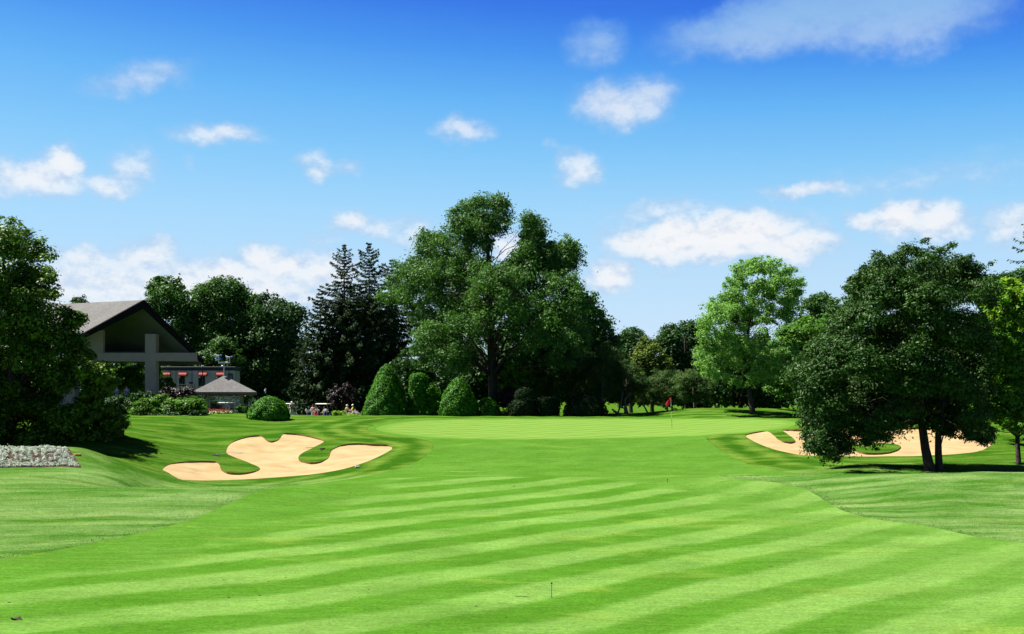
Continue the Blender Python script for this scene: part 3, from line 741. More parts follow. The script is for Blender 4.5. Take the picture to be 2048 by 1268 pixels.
# --- low thicket of pines right of centre
thk = [(1035,760,60,60,'low dark pine at the left end of the thicket, behind the dark dome shrub'),(1090,745,62,70,'bushy low pine behind the shaded block hedge'),
       (1150,742,60,70,'bushy low pine behind the shaded dome shrubs'),(1205,748,55,70,'spreading low pine above the last shaded dome'),
       (1250,770,48,55,'small gnarled pine with pale leaning trunks, near the flagstick'),(1335,775,50,50,'low brownish pine behind the flagstick'),(1390,775,45,45,'low dark pine left of the pale tree trunk')]
for i, (cx_, cy_, rx, ry, lab) in enumerate(thk):
    an = np.linspace(0, 2*math.pi, 14, endpoint=False)
    pl = [(cx_+rx*math.cos(a)*(1+.16*math.sin(3*a+i*2)), cy_-ry*math.sin(a)*(.85+.16*math.sin(4*a+i)) if math.sin(a) > 0 else cy_-ry*.75*math.sin(a)) for a in an]
    tree('low_pine', lab, 'pine', [(pl, 0, 1, 1)], 119+2*(i % 3), 2.2, .55, 170, 110, .22, L_pine, trunk=(cx_, 820, .12), bark=M_barkp, group='low pines behind the green', aspect=.22, flat=.7, up=.9, limbs=14, zlo=.1)
# leaning trunks of the gnarled pine
o = [c for c in bpy.data.objects if c.get('label', '').startswith('small gnarled')][0]
L0 = np.array(o.location)
def rel(px, py, Y): return tuple(P(px, py, Y)-L0)
for pts, rr in (([(1252,834),(1238,828),(1228,822),(1224,818)], .16), ([(1236,825),(1241,812),(1243,800),(1246,780)], .09), ([(1256,833),(1252,815),(1250,800),(1262,785)], .13), ([(1302,832),(1295,825),(1288,812),(1280,795)], .10)):
    m_ = MB(); m_.tube([rel(a, b, 114) for a, b in pts], [rr, rr*.85, rr*.7, rr*.5], 7); m_.build('trunk', M_barkp, o, True)

def leaf_shell(C, N, size, mat, name, parent, aspect=.6, var=None, rand=.7):
    n = len(C); nr = unit(N+rng.normal(size=(n, 3))*rand*.6)
    V, Fc = leaf_quads(C, nr, size*(.6+.8*rng.random(n)), aspect, fold=.15)
    me = np_mesh(name, V, Fc, 4); attr(me, 'var', rng.random(n) if var is None else var); return link(name, me, mat, parent)

def topiary(label, cx_, top, base_px, w_px, Y, prof, mat=None, n=7000, dy=1.0, lean=0, name='topiary_bush', size=.13, rot=0):
    """prof: list (radius fraction, height fraction) from ground up"""
    X0 = (cx_-CX)/F*Y; z0 = g1(X0, Y)-.05; zt = (HY-top)/F*Y; H = zt-z0; Rw = w_px/2/F*Y
    pr = np.array(prof, float); rr = pr[:, 0]*Rw; hh = pr[:, 1]*H
    seg = np.hypot(np.diff(rr), np.diff(hh)); ar = seg*(rr[1:]+rr[:-1])/2; cum = np.concatenate([[0], np.cumsum(ar)])
    root = empty(name, (X0, Y, z0), label, 'topiary')
    u = rng.random(n)*cum[-1]; i = np.clip(np.searchsorted(cum, u)-1, 0, len(seg)-1); f = (u-cum[i])/np.maximum(ar[i], 1e-9)
    r = rr[i]*(1-f)+rr[i+1]*f; h = hh[i]*(1-f)+hh[i+1]*f; a = rng.random(n)*2*math.pi
    bump = 1+.045*np.sin(3*a+h*2.1+cx_)+.035*np.sin(7*a-h*4.3)+.02*np.sin(13*a+h*9)
    depthj = -np.abs(rng.normal(size=n))*.045
    nr2 = np.stack([(hh[i+1]-hh[i]), -(rr[i+1]-rr[i])], 1); nr2 /= np.maximum(np.linalg.norm(nr2, axis=1, keepdims=True), 1e-9)
    N = np.column_stack([np.cos(a)*nr2[:, 0], dy*np.sin(a)*nr2[:, 0], nr2[:, 1]])
    C = np.column_stack([r*np.cos(a)*bump, r*np.sin(a)*bump*dy, h])+N*depthj[:, None]
    patch = np.clip(.5+.5*np.sin(a*4+h*3+cx_)*np.sin(h*5-a*2), 0, 1)
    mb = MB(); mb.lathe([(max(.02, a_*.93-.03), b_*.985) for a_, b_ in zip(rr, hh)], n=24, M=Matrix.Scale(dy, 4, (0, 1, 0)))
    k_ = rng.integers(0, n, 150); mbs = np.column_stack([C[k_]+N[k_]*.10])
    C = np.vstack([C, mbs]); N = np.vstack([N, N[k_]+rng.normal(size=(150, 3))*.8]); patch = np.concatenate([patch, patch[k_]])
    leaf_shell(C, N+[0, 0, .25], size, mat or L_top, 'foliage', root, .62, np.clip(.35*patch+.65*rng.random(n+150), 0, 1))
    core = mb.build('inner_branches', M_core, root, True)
    return root
dome = [(.97,0),(1,.08),(.99,.22),(.90,.45),(.72,.68),(.48,.86),(.22,.97),(0.01,1)]
cone = [(.93,0),(1,.07),(.99,.18),(.93,.34),(.80,.52),(.62,.69),(.42,.84),(.22,.95),(.01,1)]
cone2 = [(.96,0),(1,.06),(.96,.18),(.83,.36),(.66,.54),(.46,.72),(.26,.88),(.10,.97),(.01,1)]
column = [(.97,0),(1,.1),(1,.5),(.98,.78),(.90,.90),(.72,.97),(.4,1),(.01,1.005)]
topiary('low clipped dome bush alone near the pavilion', 538, 792, 838, 84, 93, dome, n=6500)
topiary('tallest clipped green cone at the back of the left pair', 774, 727, 830, 84, 109, cone, n=9000)
topiary('clipped green cone at the front of the left pair', 766, 750, 831, 84, 106, cone2, n=9000)
topiary('clipped green column with a flat top right of the left pair of cones', 837, 746, 830, 40, 109, column, n=6000)
topiary('rounded cone of clipped bush in the middle, right of the column', 917, 753, 830, 78, 106.5, cone, n=9000)
topiary('small clipped dome tucked against the right side of the middle cone', 975, 794, 832, 52, 108, dome, n=4500)
topiary('shaded dark clipped bush with a round knob on top', 1045, 798, 835, 58, 106.5, mat=L_topshade, prof=[(.97,0),(1,.2),(.98,.5),(.9,.75),(.7,.93),(.4,1),(.01,1.02)], n=5000)
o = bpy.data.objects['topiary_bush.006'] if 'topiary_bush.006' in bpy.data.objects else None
topiary('shaded dark clipped block hedge between two dark domes', 1093, 795, 836, 52, 107, mat=L_topshade, prof=[(.98,0),(1,.2),(1,.85),(.93,.96),(.7,1),(.01,1.01)], n=5000)
topiary('shaded dark clipped dome, rightmost of the topiary row', 1170, 785, 837, 88, 106.5, dome, L_topshade, n=7500)
# round knob of the dark bush
kx = P(1049, 0, 106.5)[0]; kz = g1(P(1045,0,106.5)[0], 106.5)-.05
n = 2200; d = rdir(n); Cc = d*[.92, .92, .85]+[kx-o.location.x, 0, (HY-793)/F*106.5-kz]
leaf_shell(Cc, d, .13, L_topshade, 'knob', o)
def bush(name, label, polys, Y, depth, r, n, m, size, mat, cat='shrub', group=None, **kw):
    """leafy mass with short stems, no trunk"""
    ax = np.mean([p[0] for p in polys[0]]); X0 = (ax-CX)/F*Y; z0 = g1(X0, Y)
    root = empty(name, (X0, Y, z0), label, cat, group); b0 = np.array([X0, Y, z0]); parts = []; cc = []
    for pl in polys:
        C, rr = poly_clumps(pl, Y, depth, r, n//len(polys)); cc.append(C)
        parts.append(clump_leaves(C-b0, rr, m, size, **kw))
    obj_leaves('foliage', parts, mat, root)
    mb = MB(); C = np.vstack(cc)-b0
    for c in C[rng.choice(len(C), min(14, len(C)), replace=False)]:
        mb.tube([(0, 0, -.05), (c[0]*.6, c[1]*.8, c[2]*.5), tuple(c)], [.03, .022, .01], 5, cap=False)
    mb.build('stems', M_bark, root, True); return root
bush('hedge_bush', 'rough green hedge between the clipped column and the middle cone', [[(846,800),(850,770),(868,765),(884,790),(890,832),(800,834),(812,812)]], 109.5, 1.3, .42, 130, 70, .16, L_top)
bush('shrub', 'wide bright green shrub bank sloping down beside the pavilion', [[(262,812),(270,800),(300,792),(330,786),(350,800),(345,830),(300,845),(262,845)], [(330,800),(360,795),(385,790),(410,798),(416,812),(408,826),(350,838),(325,825)]], 95, 1.7, .42, 300, 90, .17, L_shr, up=1.1, flat=.5)
bush('shrub', 'dark purple leaved shrub by the column of the gabled canopy', [[(318,780),(330,772),(355,775),(385,772),(392,790),(380,800),(325,800)]], 101, 1.0, .35, 90, 80, .16, L_pur)
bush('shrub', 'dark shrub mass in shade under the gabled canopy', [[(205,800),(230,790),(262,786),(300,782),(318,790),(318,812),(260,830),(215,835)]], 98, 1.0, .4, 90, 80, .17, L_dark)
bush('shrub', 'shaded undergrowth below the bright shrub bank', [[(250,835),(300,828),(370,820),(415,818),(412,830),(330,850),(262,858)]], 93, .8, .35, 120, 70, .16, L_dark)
bush('shrub', 'bright green shrub seen under the canopy beam, left of the column', [[(190,740),(215,728),(250,730),(288,726),(292,780),(240,785),(195,785)]], 122, 1.5, .5, 110, 90, .2, L_mid, up=.9)
bush('shrub', 'bright leafy shrub right of the canopy column, below the awnings', [[(312,765),(318,755),(335,752),(350,760),(352,775),(330,785),(312,785)], [(310,745),(313,730),(318,728),(321,740),(316,750)]], 120, .8, .3, 60, 80, .18, L_mid, up=.9)
bush('shrub', 'purple shrub in front of the spruces behind the golfers', [[(655,800),(665,770),(685,762),(705,772),(712,795),(700,815),(660,815)]], 135, 1.0, .45, 60, 80, .2, L_pur)
bush('shrub', 'purple shrub right of the large trunk beside the dark topiary', [[(998,800),(1002,780),(1015,768),(1035,775),(1045,795),(1035,815),(1000,815)]], 115, 1.0, .4, 80, 90, .18, L_pur)
bush('shrub', 'small dark green bush at the right corner of the pavilion', [[(470,822),(474,812),(483,808),(492,814),(495,828),(470,830)]], 101, .5, .22, 40, 70, .12, L_dark2)
bush('hedge_bush', 'dark shaded hedge seen beyond the pavilion, below the low flat roofed building', [[(320,838),(325,782),(380,776),(440,778),(500,784),(520,800),(520,838)]], 143, 1.2, .6, 150, 80, .26, L_dark)
for px in (505, 598, 618, 640):
    bush('ornamental_grass', 'blue green tall ornamental grass behind the topiary dome and golf carts', [[(px-20,835),(px-17,805),(px,798),(px+17,806),(px+20,835)]], 150, .9, .5, 60, 70, .35, L_blu, cat='ornamental grass', group='ornamental grasses behind the carts', aspect=.15, up=.1, flat=1.4)
# distant wood closing the view behind everything
def wood_top(px): return 728+16*math.sin(px*.013+1)+12*math.sin(px*.031)+7*math.sin(px*.083)
pl = [(-900, 815)]+[(x, wood_top(x)-(25 if x > 1900 or x < 100 else 0)) for x in range(-900, 3000, 45)]+[(3000, 815)]
C, rr = poly_clumps(pl, 205, 9, 1.9, 3800, sm=False)
tag(obj_leaves('distant_wood', [clump_leaves(C, rr, 42, .85)], L_dark), kind='stuff')

# blades of the taller rough near the camera
n = 420000; q = np.column_stack([rng.uniform(-26, 27, n), rng.uniform(30, 57, n)])
q = q[(np.abs(q[:, 0]) < q[:, 1]*.46)]
sd_ = sdf(q, FW); nzz = np.sin(q[:, 0]*3.1+np.sin(q[:, 1]*2.3)*2)*np.sin(q[:, 1]*3.7+np.sin(q[:, 0]*1.9)*2)
k_ = (sd_ < -.01) & ((sd_ > -.35)*(rng.random(len(q)) < .5) | (rng.random(len(q)) < .16+.14*nzz)) & (sdf(q, PT) < -.03)
q = q[k_]; sd_ = sd_[k_]; z = gz(q[:, 0], q[:, 1]); n = len(q)
h = (.022+.035*rng.random(n))*(1+.35*(sd_ > -.5)); w_ = .006+.008*rng.random(n)
a = rng.random(n)*2*math.pi; t_ = np.column_stack([np.cos(a), np.sin(a), np.zeros(n)])
C = np.column_stack([q, z]); ln = np.column_stack([rng.normal(size=(n, 2))*.5, np.ones(n)]); ln = unit(ln)
V = np.stack([C-t_*w_[:, None]-[0, 0, .01], C+t_*w_[:, None]-[0, 0, .01], C+ln*h[:, None]], 1).reshape(-1, 3)
me = np_mesh('rough_grass', V, np.arange(3*n).reshape(n, 3), 3); attr(me, 'var', np.clip(rng.random(n)*.7+.3*np.repeat(rng.random(n//50+1), 50)[:n], 0, 1))
tag(link('rough_grass', me, mat_leaf('rough_blades', (.060,.140,.020), (.17,.25,.09), None, .35, .6, .08)), 'longer grass blades of the near rough', 'grass', kind='stuff')
# ---------------------------------------------------------------- buildings
def mat_shingle():
    m, t = new_mat('shingles'); co = t.n('ShaderNodeTexCoord').outputs['Object']
    a = t.noise(co, 1.1, 5, .7); b = t.noise(co, 7, 4, .8); c_ = t.noise(co, .3, 2)
    k = t.math('ADD', t.math('MULTIPLY', t.lin(b, .35, .65, .45, 1.55), .6), t.math('MULTIPLY', t.lin(a, .3, .7, .7, 1.3), .4))
    sx = t.n('ShaderNodeSeparateXYZ'); t.set(sx, 0, co)
    row = t.math('FRACT', t.math('MULTIPLY', sx.outputs[2], 7.0))
    col = t.vmath('SCALE', t.mix(c_, (.085, .083, .079, 1), (.125, .123, .116, 1)), scale=t.math('MULTIPLY', k, t.ss(row, 0, .18, .72, 1)))
    out(t, princ(t, col, .9, .1, t.bump(t.math('ADD', row, b), .5, .03))); return m
M_shin = mat_shingle()
M_stuc = mat_plain('taupe_stucco', (.26, .20, .16), .9, .1, .10, 1.5, .3)
M_stuc2 = mat_plain('pale_stucco', (.46, .36, .31), .9, .1, .10, 1.5, .2)
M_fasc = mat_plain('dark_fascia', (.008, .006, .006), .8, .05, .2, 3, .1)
M_soff = mat_plain('soffit_paint', (.085, .09, .075), .8, .1, .08, 2, 0)
M_white = mat_plain('white_paint', (.48, .49, .49), .45, .4, .05, 3, 0)
M_grey = mat_plain('grey_metal', (.34, .36, .36), .4, .4, .1, 3, 0, .3)
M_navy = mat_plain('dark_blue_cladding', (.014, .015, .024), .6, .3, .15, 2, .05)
M_dark = mat_plain('dark_metal', (.012, .012, .014), .5, .3, .1, 3, 0)
M_black = mat_plain('black_plastic', (.008, .008, .009), .6, .3, .1, 3, 0)
M_cream = mat_plain('cream_roof', (.50, .46, .36), .5, .3, .05, 3, 0)
M_wood = mat_plain('raw_wood', (.36, .19, .08), .8, .2, .2, 6, .2)
M_brownp = mat_plain('brown_trim', (.12, .075, .06), .7, .2, .1, 3, 0)
def mat_glass():
    m, t = new_mat('window_glass'); co = t.n('ShaderNodeTexCoord').outputs['Object']
    out(t, princ(t, (.01, .012, .016), .08, .5, t.bump(t.noise(co, 2, 2), .03, .02))); return m
M_glass = mat_glass()
def mat_clear():
    m, t = new_mat('clear_glass')
    a = t.n('ShaderNodeBsdfTransparent'); t.set(a, 'Color', (.92, .94, .94, 1)); b = t.n('ShaderNodeBsdfGlossy'); t.set(b, 'Roughness', .05); t.set(b, 'Color', (.6, .6, .6, 1))
    ms = t.n('ShaderNodeMixShader'); t.set(ms, 0, .03); t.set(ms, 1, a.outputs[0]); t.set(ms, 2, b.outputs[0]); out(t, ms.outputs[0]); return m
M_clear = mat_clear()
def mat_cloth(name, col, stripe=None, rough=.8):
    m, t = new_mat(name); co = t.n('ShaderNodeTexCoord').outputs['Object']; n_ = t.noise(co, 14, 3)
    c = t.vmath('SCALE', c4(col)[:3], scale=t.lin(n_, .3, .7, .85, 1.15))
    if stripe is not None:
        sx = t.n('ShaderNodeSeparateXYZ'); t.set(sx, 0, co)
        c = t.mix(t.ss(t.math('SINE', t.math('MULTIPLY', sx.outputs[0], 45)), .55, .75), c, c4(stripe))
    out(t, princ(t, c, rough, .15, t.bump(n_, .2, .01))); return m
M_awn = mat_cloth('red_awning', (.26, .022, .016), (.36, .14, .11))

# gabled canopy -------------------------------------------------------
def V3(px, py, Y): return Vector(P(px, py, Y))
Pk = V3(285, 601, 110); Rt = V3(404, 722, 113); Lf = V3(100, 703, 106.5)
rd = (V3(145, 608, 114.6)-Pk).normalized()
base = Vector((Pk.x, Pk.y, g1(Pk.x, Pk.y)))
club = empty('clubhouse', base, 'dark gabled entrance canopy with grey shingled roof and thick stucco column', 'building')
def loc(v): return Vector(v)-base
mb = MB(); L = 16.0; up_ = Vector((0, 0, .05)); th = Vector((0, 0, -.12))
mb.prism([loc(Pk)+up_, loc(Lf)+up_, loc(Lf+rd*L)+up_, loc(Pk+rd*L)+up_], th)
mb.prism([loc(Pk)+up_, loc(Pk+rd*L)+up_, loc(Rt+rd*L)+up_, loc(Rt)+up_], th)
mb.build('roof', M_shin, club)
# fascia boards: deep dark rakes
fd = Vector((0, 0, -.78)); inn = (rd*.22)
def rake(A, B, d=fd, back=inn, off=Vector((0,0,0))):
    A = loc(A)+off; B = loc(B)+off
    m_ = MB(); m_.prism([A, B, B+d*.45, A+d], back); return m_
z1 = Vector((0, 0, -.075)); front = -rd*.24
rake(Pk, Lf, off=front+Vector((0,0,.06))).build('fascia', M_fasc, club); rake(Pk, Rt, off=front+Vector((0,0,.06))).build('fascia', M_fasc, club)
# soffit boards under the slopes
mb = MB(); dz_ = Vector((0, 0, -.30))
mb.prism([loc(Pk)+dz_, loc(Lf)+dz_, loc(Lf+rd*8)+dz_, loc(Pk+rd*8)+dz_], Vector((0, 0, -.06)))
mb.prism([loc(Pk)+dz_*1.02, loc(Pk+rd*8)+dz_*1.02, loc(Rt+rd*8)+dz_*1.02, loc(Rt)+dz_*1.02], Vector((0, 0, -.06)))
mb.build('soffit', M_soff, club)
# front frame: column, beam, stub wall
def slab(px0, px1, py0, py1, Ya, Yb, name, mat, depth=.5, pr=None):
    A = V3(px0, py0, Ya); B = V3(px1, py0, Yb); zb = (HY-py1)/F*Ya
    a = loc(A); b = loc(B); zc = zb-base.z
    m_ = MB(); m_.prism([a, b, Vector((b.x, b.y, zc)), Vector((a.x, a.y, zc))], Vector((0, depth, 0))); return m_.build(name, mat, pr or club)
slab(290, 311.5, 668, 830, 111.0, 111.0, 'column', M_stuc, 1.0)
slab(150, 289.9, 705.5, 722, 109.5, 111.0, 'beam', M_stuc, .6); slab(311.6, 394, 705.5, 722, 111.02, 112.4, 'beam', M_stuc, .6)
m_ = MB(); a = loc(V3(150, 672, 109.6)); b = loc(V3(206, 660, 110.2)); c_ = loc(V3(206, 705.4, 110.2)); d_ = loc(V3(150, 705.4, 109.6)); m_.prism([a, b, c_, d_], (0, .5, 0)); m_.build('gable_wall', M_stuc, club)
m_ = MB(); a = loc(V3(150, 600, 121)); 
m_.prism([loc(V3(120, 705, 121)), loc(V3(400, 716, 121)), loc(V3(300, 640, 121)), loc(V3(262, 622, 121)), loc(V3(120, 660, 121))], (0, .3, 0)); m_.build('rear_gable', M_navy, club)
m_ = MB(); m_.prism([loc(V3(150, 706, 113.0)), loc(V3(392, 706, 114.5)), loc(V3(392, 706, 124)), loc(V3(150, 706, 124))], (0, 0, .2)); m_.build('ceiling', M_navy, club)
slab(120, 150, 722, 830, 112, 112, 'column', M_stuc, 1.0)

# low flat roofed wing with awnings -----------------------------------
Yw = 151.0
xw0, xw1 = P(255, 0, Yw)[0], P(469, 0, Yw)[0]; zg = g1((xw0+xw1)/2, Yw)-.1
wing = empty('flat_roofed_building', ((xw0+xw1)/2, Yw, zg), 'low taupe building with flat dark parapet and red awnings over its windows', 'building')
cx0 = (xw0+xw1)/2
def zw(py): return (HY-py)/F*Yw-zg
hw = (xw1-xw0)/2
MB().box((0, 1.5, zw(741)/2), (2*hw, 3, zw(741))).build('wall', M_stuc2, wing)
MB().box((0, 1.5, (zw(741)+zw(733.5))/2+.01), (2*hw+.25, 3.25, zw(733.5)-zw(741)), bev=.03).build('parapet', M_navy, wing)
def wx(px): return P(px, 0, Yw)[0]-cx0
for px in (340, 352, 397, 458, 384):
    MB().box((wx(px), -.01, zw(800)+(zw(741)-zw(800))/2), (.06, .06, zw(741)-zw(800))).build('pilaster', M_brownp, wing)
for px in (334, 367, 407, 442):
    w_ = 1.0
    if px > 340:
        fr = MB(); z0_, z1_ = zw(771), zw(748); x_ = wx(px-3)
        for (a, b, c, d) in ((x_-.36, x_-.30, z0_, z1_), (x_+.30, x_+.36, z0_, z1_)): fr.box(((a+b)/2, -.03, (c+d)/2), (b-a, .08, d-c))
        fr.box((x_, -.03, z0_-.03), (.80, .12, .06)); fr.box((x_, -.03, z1_+.03), (.72, .08, .06))
        fo = fr.build('window', M_navy, wing); MB().box((x_, -.01, (z0_+z1_)/2), (.60, .04, z1_-z0_)).build('pane', M_glass, fo)
    # barrel awning
    m_ = MB(); hh = (zw(744.5)-zw(752.5)); K = 8; x0_, x1_ = wx(px)-w_*.50, wx(px)+w_*.48
    pr_ = [(-.55*math.sin(k/K*math.pi/2), zw(752.5)+hh*math.cos(k/K*math.pi/2)) for k in range(K+1)]
    vs_ = []; 
    for x_ in (x0_, x1_):
        vs_ += [(x_, y_-.02, z_) for y_, z_ in pr_]+[(x_, -.02, zw(752.5))]
    n_ = K+2; fs_ = [(i, i+1, n_+i+1, n_+i) for i in range(n_-1)]+[tuple(range(n_-1, -1, -1)), tuple(range(n_, 2*n_))]+[(n_-1, 0, n_, 2*n_-1)]
    m_.add(vs_, fs_); m_.build('awning', M_awn, wing)
    if px > 340:
        MB().lathe([(.05, 0), (.11, -.05), (.11, -.14), (.03, -.18)], (x0_+.12, -.35, zw(752.8)), 10).build('lamp', M_cream, wing)
fo = MB().box((wx(461), -.02, (zw(747)+zw(760))/2), (.62, .10, zw(747)-zw(760)), bev=.02).build('window', M_navy, wing)
MB().box((wx(461), -.075, (zw(747)+zw(760))/2), (.50, .03, zw(748)-zw(759))).build('pane', M_glass, fo)
MB().box((wx(382.5), -.14, zw(767)), (.40, .28, .36), bev=.03).build('meter_box', M_dark, wing)
for px, k in ((397, 1), (437, .8)):
    m_ = MB(); m_.tube([(wx(px), 2, zw(735)), (wx(px), 2, zw(731.5))], .05, 8); m_.lathe([(.03, 0), (.15, .03), (.15, .12), (.04, .2)], (wx(px), 2, zw(732.5)), 12); m_.build('roof_vent', M_white, wing)
# terrace railing
Yr = 146.0; x0_, x1_ = P(314, 0, Yr)[0], P(390, 0, Yr)[0]; zr = g1(x0_, Yr)
ra = empty('terrace_railing', (x0_, Yr, zr), 'thin dark railing on the terrace in front of the low building', 'railing')
ln = x1_-x0_; zt_ = (HY-769)/F*Yr-zr
MB().box((ln/2, 0, zt_), (ln, .07, .07), bev=.01).build('top_rail', M_dark, ra); MB().box((ln/2, 0, zt_-.55), (ln, .035, .035)).build('lower_rail', M_dark, ra)
for k in range(5): MB().box((ln*k/4, 0, zt_/2), (.055, .055, zt_-.04)).build('post', M_dark, ra)
MB().box((ln/2, .1, (zt_-.95)/2), (ln, .3, zt_-.95)).build('terrace_wall', M_navy, ra)

# hipped pavilion ------------------------------------------------------
Cp_ = Vector((P(451, 0, 106.4)[0], 106.4, 0)); Cp_.z = g1(Cp_.x, Cp_.y)-.05
pav = empty('starter_pavilion', Cp_, 'small square pavilion with grey hipped roof and white window frames', 'building', rz=R(11))
ez = (HY-784)/F*104-Cp_.z; az_ = (HY-751)/F*106.4-Cp_.z; h_ = 2.72
m_ = MB(); m_.add([(-h_, -h_, ez), (h_, -h_, ez), (h_, h_, ez), (-h_, h_, ez), (-.12, 0, az_)], [(0,1,4), (1,2,4), (2,3,4), (3,0,4), (3,2,1,0)]); m_.build('roof', M_shin, pav)
m_ = MB()
for a, b in (((-h_, -h_), (h_, -h_)), ((h_, -h_), (h_, h_)), ((h_, h_), (-h_, h_)), ((-h_, h_), (-h_, -h_))):
    c_ = ((a[0]+b[0])/2*.985, (a[1]+b[1])/2*.985, ez-.115); d_ = (2*h_-.1 if a[1] == b[1] else .05, .05 if a[1] == b[1] else 2*h_-.16, .19); m_.box(c_, d_)
m_.build('fascia', M_brownp, pav)
MB().box((0, 0, ez-.24), (2*h_-.12, 2*h_-.12, .04)).build('soffit', M_brownp, pav)
wl = 1.42; wt = ez-.26
for sx_ in (-1, 1):
    for sy_ in (-1, 1): MB().box((sx_*wl, sy_*wl, wt/2), (.24, .24, wt), bev=.02).build('post', M_stuc, pav)
for k in range(4):
    an = k*math.pi/2; M_ = Matrix.Rotation(an, 4, 'Z')
    zlo_, zhi_, zmid = .42, wt-.12, wt-.50
    fr = MB()
    for (x_, z_, w_, hz) in ((0, zlo_, 2*wl-.26, .06), (0, zhi_, 2*wl-.26, .07), (0, zmid, 2*wl-.26, .07), (-wl+.15, (zlo_+zhi_)/2, .06, zhi_-zlo_-.1), (wl-.15, (zlo_+zhi_)/2, .06, zhi_-zlo_-.1), (.1, (zlo_+zmid)/2, .035, zmid-zlo_-.08)):
        fr.box(M_ @ Vector((x_, -wl, z_)), (w_, .06, hz), rz=an)
    fo = fr.build('window_frame', M_white, pav)
    MB().box(M_ @ Vector((0, -wl+.01, (zlo_+zhi_)/2)), (2*wl-.34, .012, zhi_-zlo_-.1), rz=an).build('pane', M_clear, fo)
    MB().box(M_ @ Vector((0, -wl+.02, .19)), (2*wl-.28, .12, .36), rz=an).build('sill_wall', M_stuc, pav)
MB().box((-.7, .5, .5), (.9, .5, .9), bev=.03).build('counter', M_dark, pav)
# loudspeaker mast on the pavilion
az0 = Cp_+Vector((-.12*math.cos(R(11)), -.12*math.sin(R(11)), az_))
mast = empty('loudspeaker_mast', az0, 'white mast with crossbar and horn loudspeakers on the pavilion roof peak', 'loudspeaker')
sc_ = 106.4/F
def mp(px, py): return (( px-442.5)*sc_, 0, (751-py)*sc_)
MB().tube([mp(442.5, 752), mp(442.3, 740), mp(442.6, 727)], [.05, .045, .04], 8).build('pole', M_grey, mast)
MB().tube([mp(431, 725), mp(454, 725)], .07, 8).build('crossbar', M_white, mast)
MB().tube([mp(431.5, 725), mp(432, 709)], .04, 8).build('riser', M_white, mast); MB().tube([mp(453.3, 725), mp(453.5, 714)], .04, 8).build('riser', M_white, mast)
for (px, py, rr) in ((430.2, 711.5, .21), (430.6, 718.3, .14), (451.8, 714.5, .20)):
    Mh = Matrix.Rotation(R(-100), 4, 'Y') @ Matrix.Rotation(R(12), 4, 'X')
    h2 = MB().lathe([(.03, -.10), (.05, 0), (rr*.55, .16), (rr, .30), (rr*1.05, .31), (rr*.9, .29), (.03, .1)], Vector(mp(px+1.5, py)), 14, Mh).build('horn', M_white, mast, True)
    MB().lathe([(.03, -.26), (.085, -.24), (.085, -.10), (.04, -.08)], Vector(mp(px+2, py)), 10, Mh).build('driver', mat_plain('blue_driver', (.03, .06, .22), .5, .3, .1, 3, 0), h2)
# floodlight on a dark pole behind the canopy
Yl = 125.0; b_ = P(405, 0, Yl); zl = g1(b_[0], Yl); top_z = (HY-716)/F*Yl-zl
fl_ = empty('floodlight', (b_[0], Yl, zl), 'small white floodlight on a thin dark pole right of the canopy eave', 'floodlight')
MB().tube([(0,0,0), (0,0,top_z)], [.06, .035], 8).build('pole', M_dark, fl_)
MB().tube([(0, 0, top_z), (.18, 0, top_z+.06)], .025, 6).build('bracket', M_dark, fl_)
MB().box((.18, -.05, top_z+.06), (.30, .16, .11), ry=R(22), bev=.03).build('lamp_head', M_white, fl_)

# ---------------------------------------------------------------- flower bed on the bank, white flowers leave letters bare
bed = empty('flower_bed', tuple(BED.mean(0))+(g1(*BED.mean(0)),), 'sloping bed of silvery white flowers spelling letters, before the large left tree', 'flower bed')
B0 = np.array(bed.location)
LET = []   # strokes in photo px
def st(*p): LET.append(np.array(p, float))
st((15,921),(21.5,903.5),(28,921)); st((18,914),(25,914)); st((36,903),(38,922)); st((38,922),(59,922))
st((65.5,903),(69,922)); st((66,912.5),(81,912.5)); st((80,903),(84,922)); st((92,904),(99,922)); st((92,904.5),(110,904.5)); st((96,913),(106,913)); st((99,922),(115,921))
st((-6,903),(-4,922)); st((-24,903),(-22,922),(-8,922)); st((-44,903),(-44,922)); st((-44,904),(-30,904)); st((-44,913),(-33,913)); st((-70,922),(-62,903),(-52,922))
def letter_dist(px, py):
    d = np.full(len(px), 99.)
    for s_ in LET:
        for a, b in zip(s_[:-1], s_[1:]):
            e = b-a; w_ = np.column_stack([px, py])-a; t_ = np.clip((w_@e)/(e@e), 0, 1); q_ = w_-t_[:, None]*e
            d = np.minimum(d, np.hypot(q_[:, 0], q_[:, 1]*1.5))
    return d
lo, hi = BED.min(0), BED.max(0)
q = lo+(hi-lo)*rng.random((26000, 2)); sd_ = sdf(q, BED); q = q[sd_ > .16]; sd_ = sd_[sd_ > .16]
z = gz(q[:, 0], q[:, 1]); ppx = CX+q[:, 0]/q[:, 1]*F; ppy = HY-(z+.08)/q[:, 1]*F
ld = letter_dist(ppx, ppy); keep = (ld > 4.0) & (ppy < 931.5) & (ppx < 160)
q = q[keep]; z = z[keep]
sel = [];  cell = {}
for i in range(len(q)):
    k = (int(q[i, 0]/.165), int(q[i, 1]/.165))
    if k not in cell: cell[k] = i; sel.append(i)
q = q[sel]; z = z[sel]
Cc = np.column_stack([q, z+.06])-B0; rr = .055+.045*rng.random(len(q))
V, Fc, var = clump_leaves(Cc, rr, 26, .060, .8, .9, .8, .8)
M_wfl = mat_leaf('flower_white', (.20, .25, .21), (.46, .50, .47), None, .2, .7, .1)
me = np_mesh('white_flowers', V, Fc, 4); attr(me, 'var', var); link('white_flowers', me, M_wfl, bed)
a = P(149.5, 905.5, 61.2)-B0; b = P(156.5, 914.5, 60.2)-B0
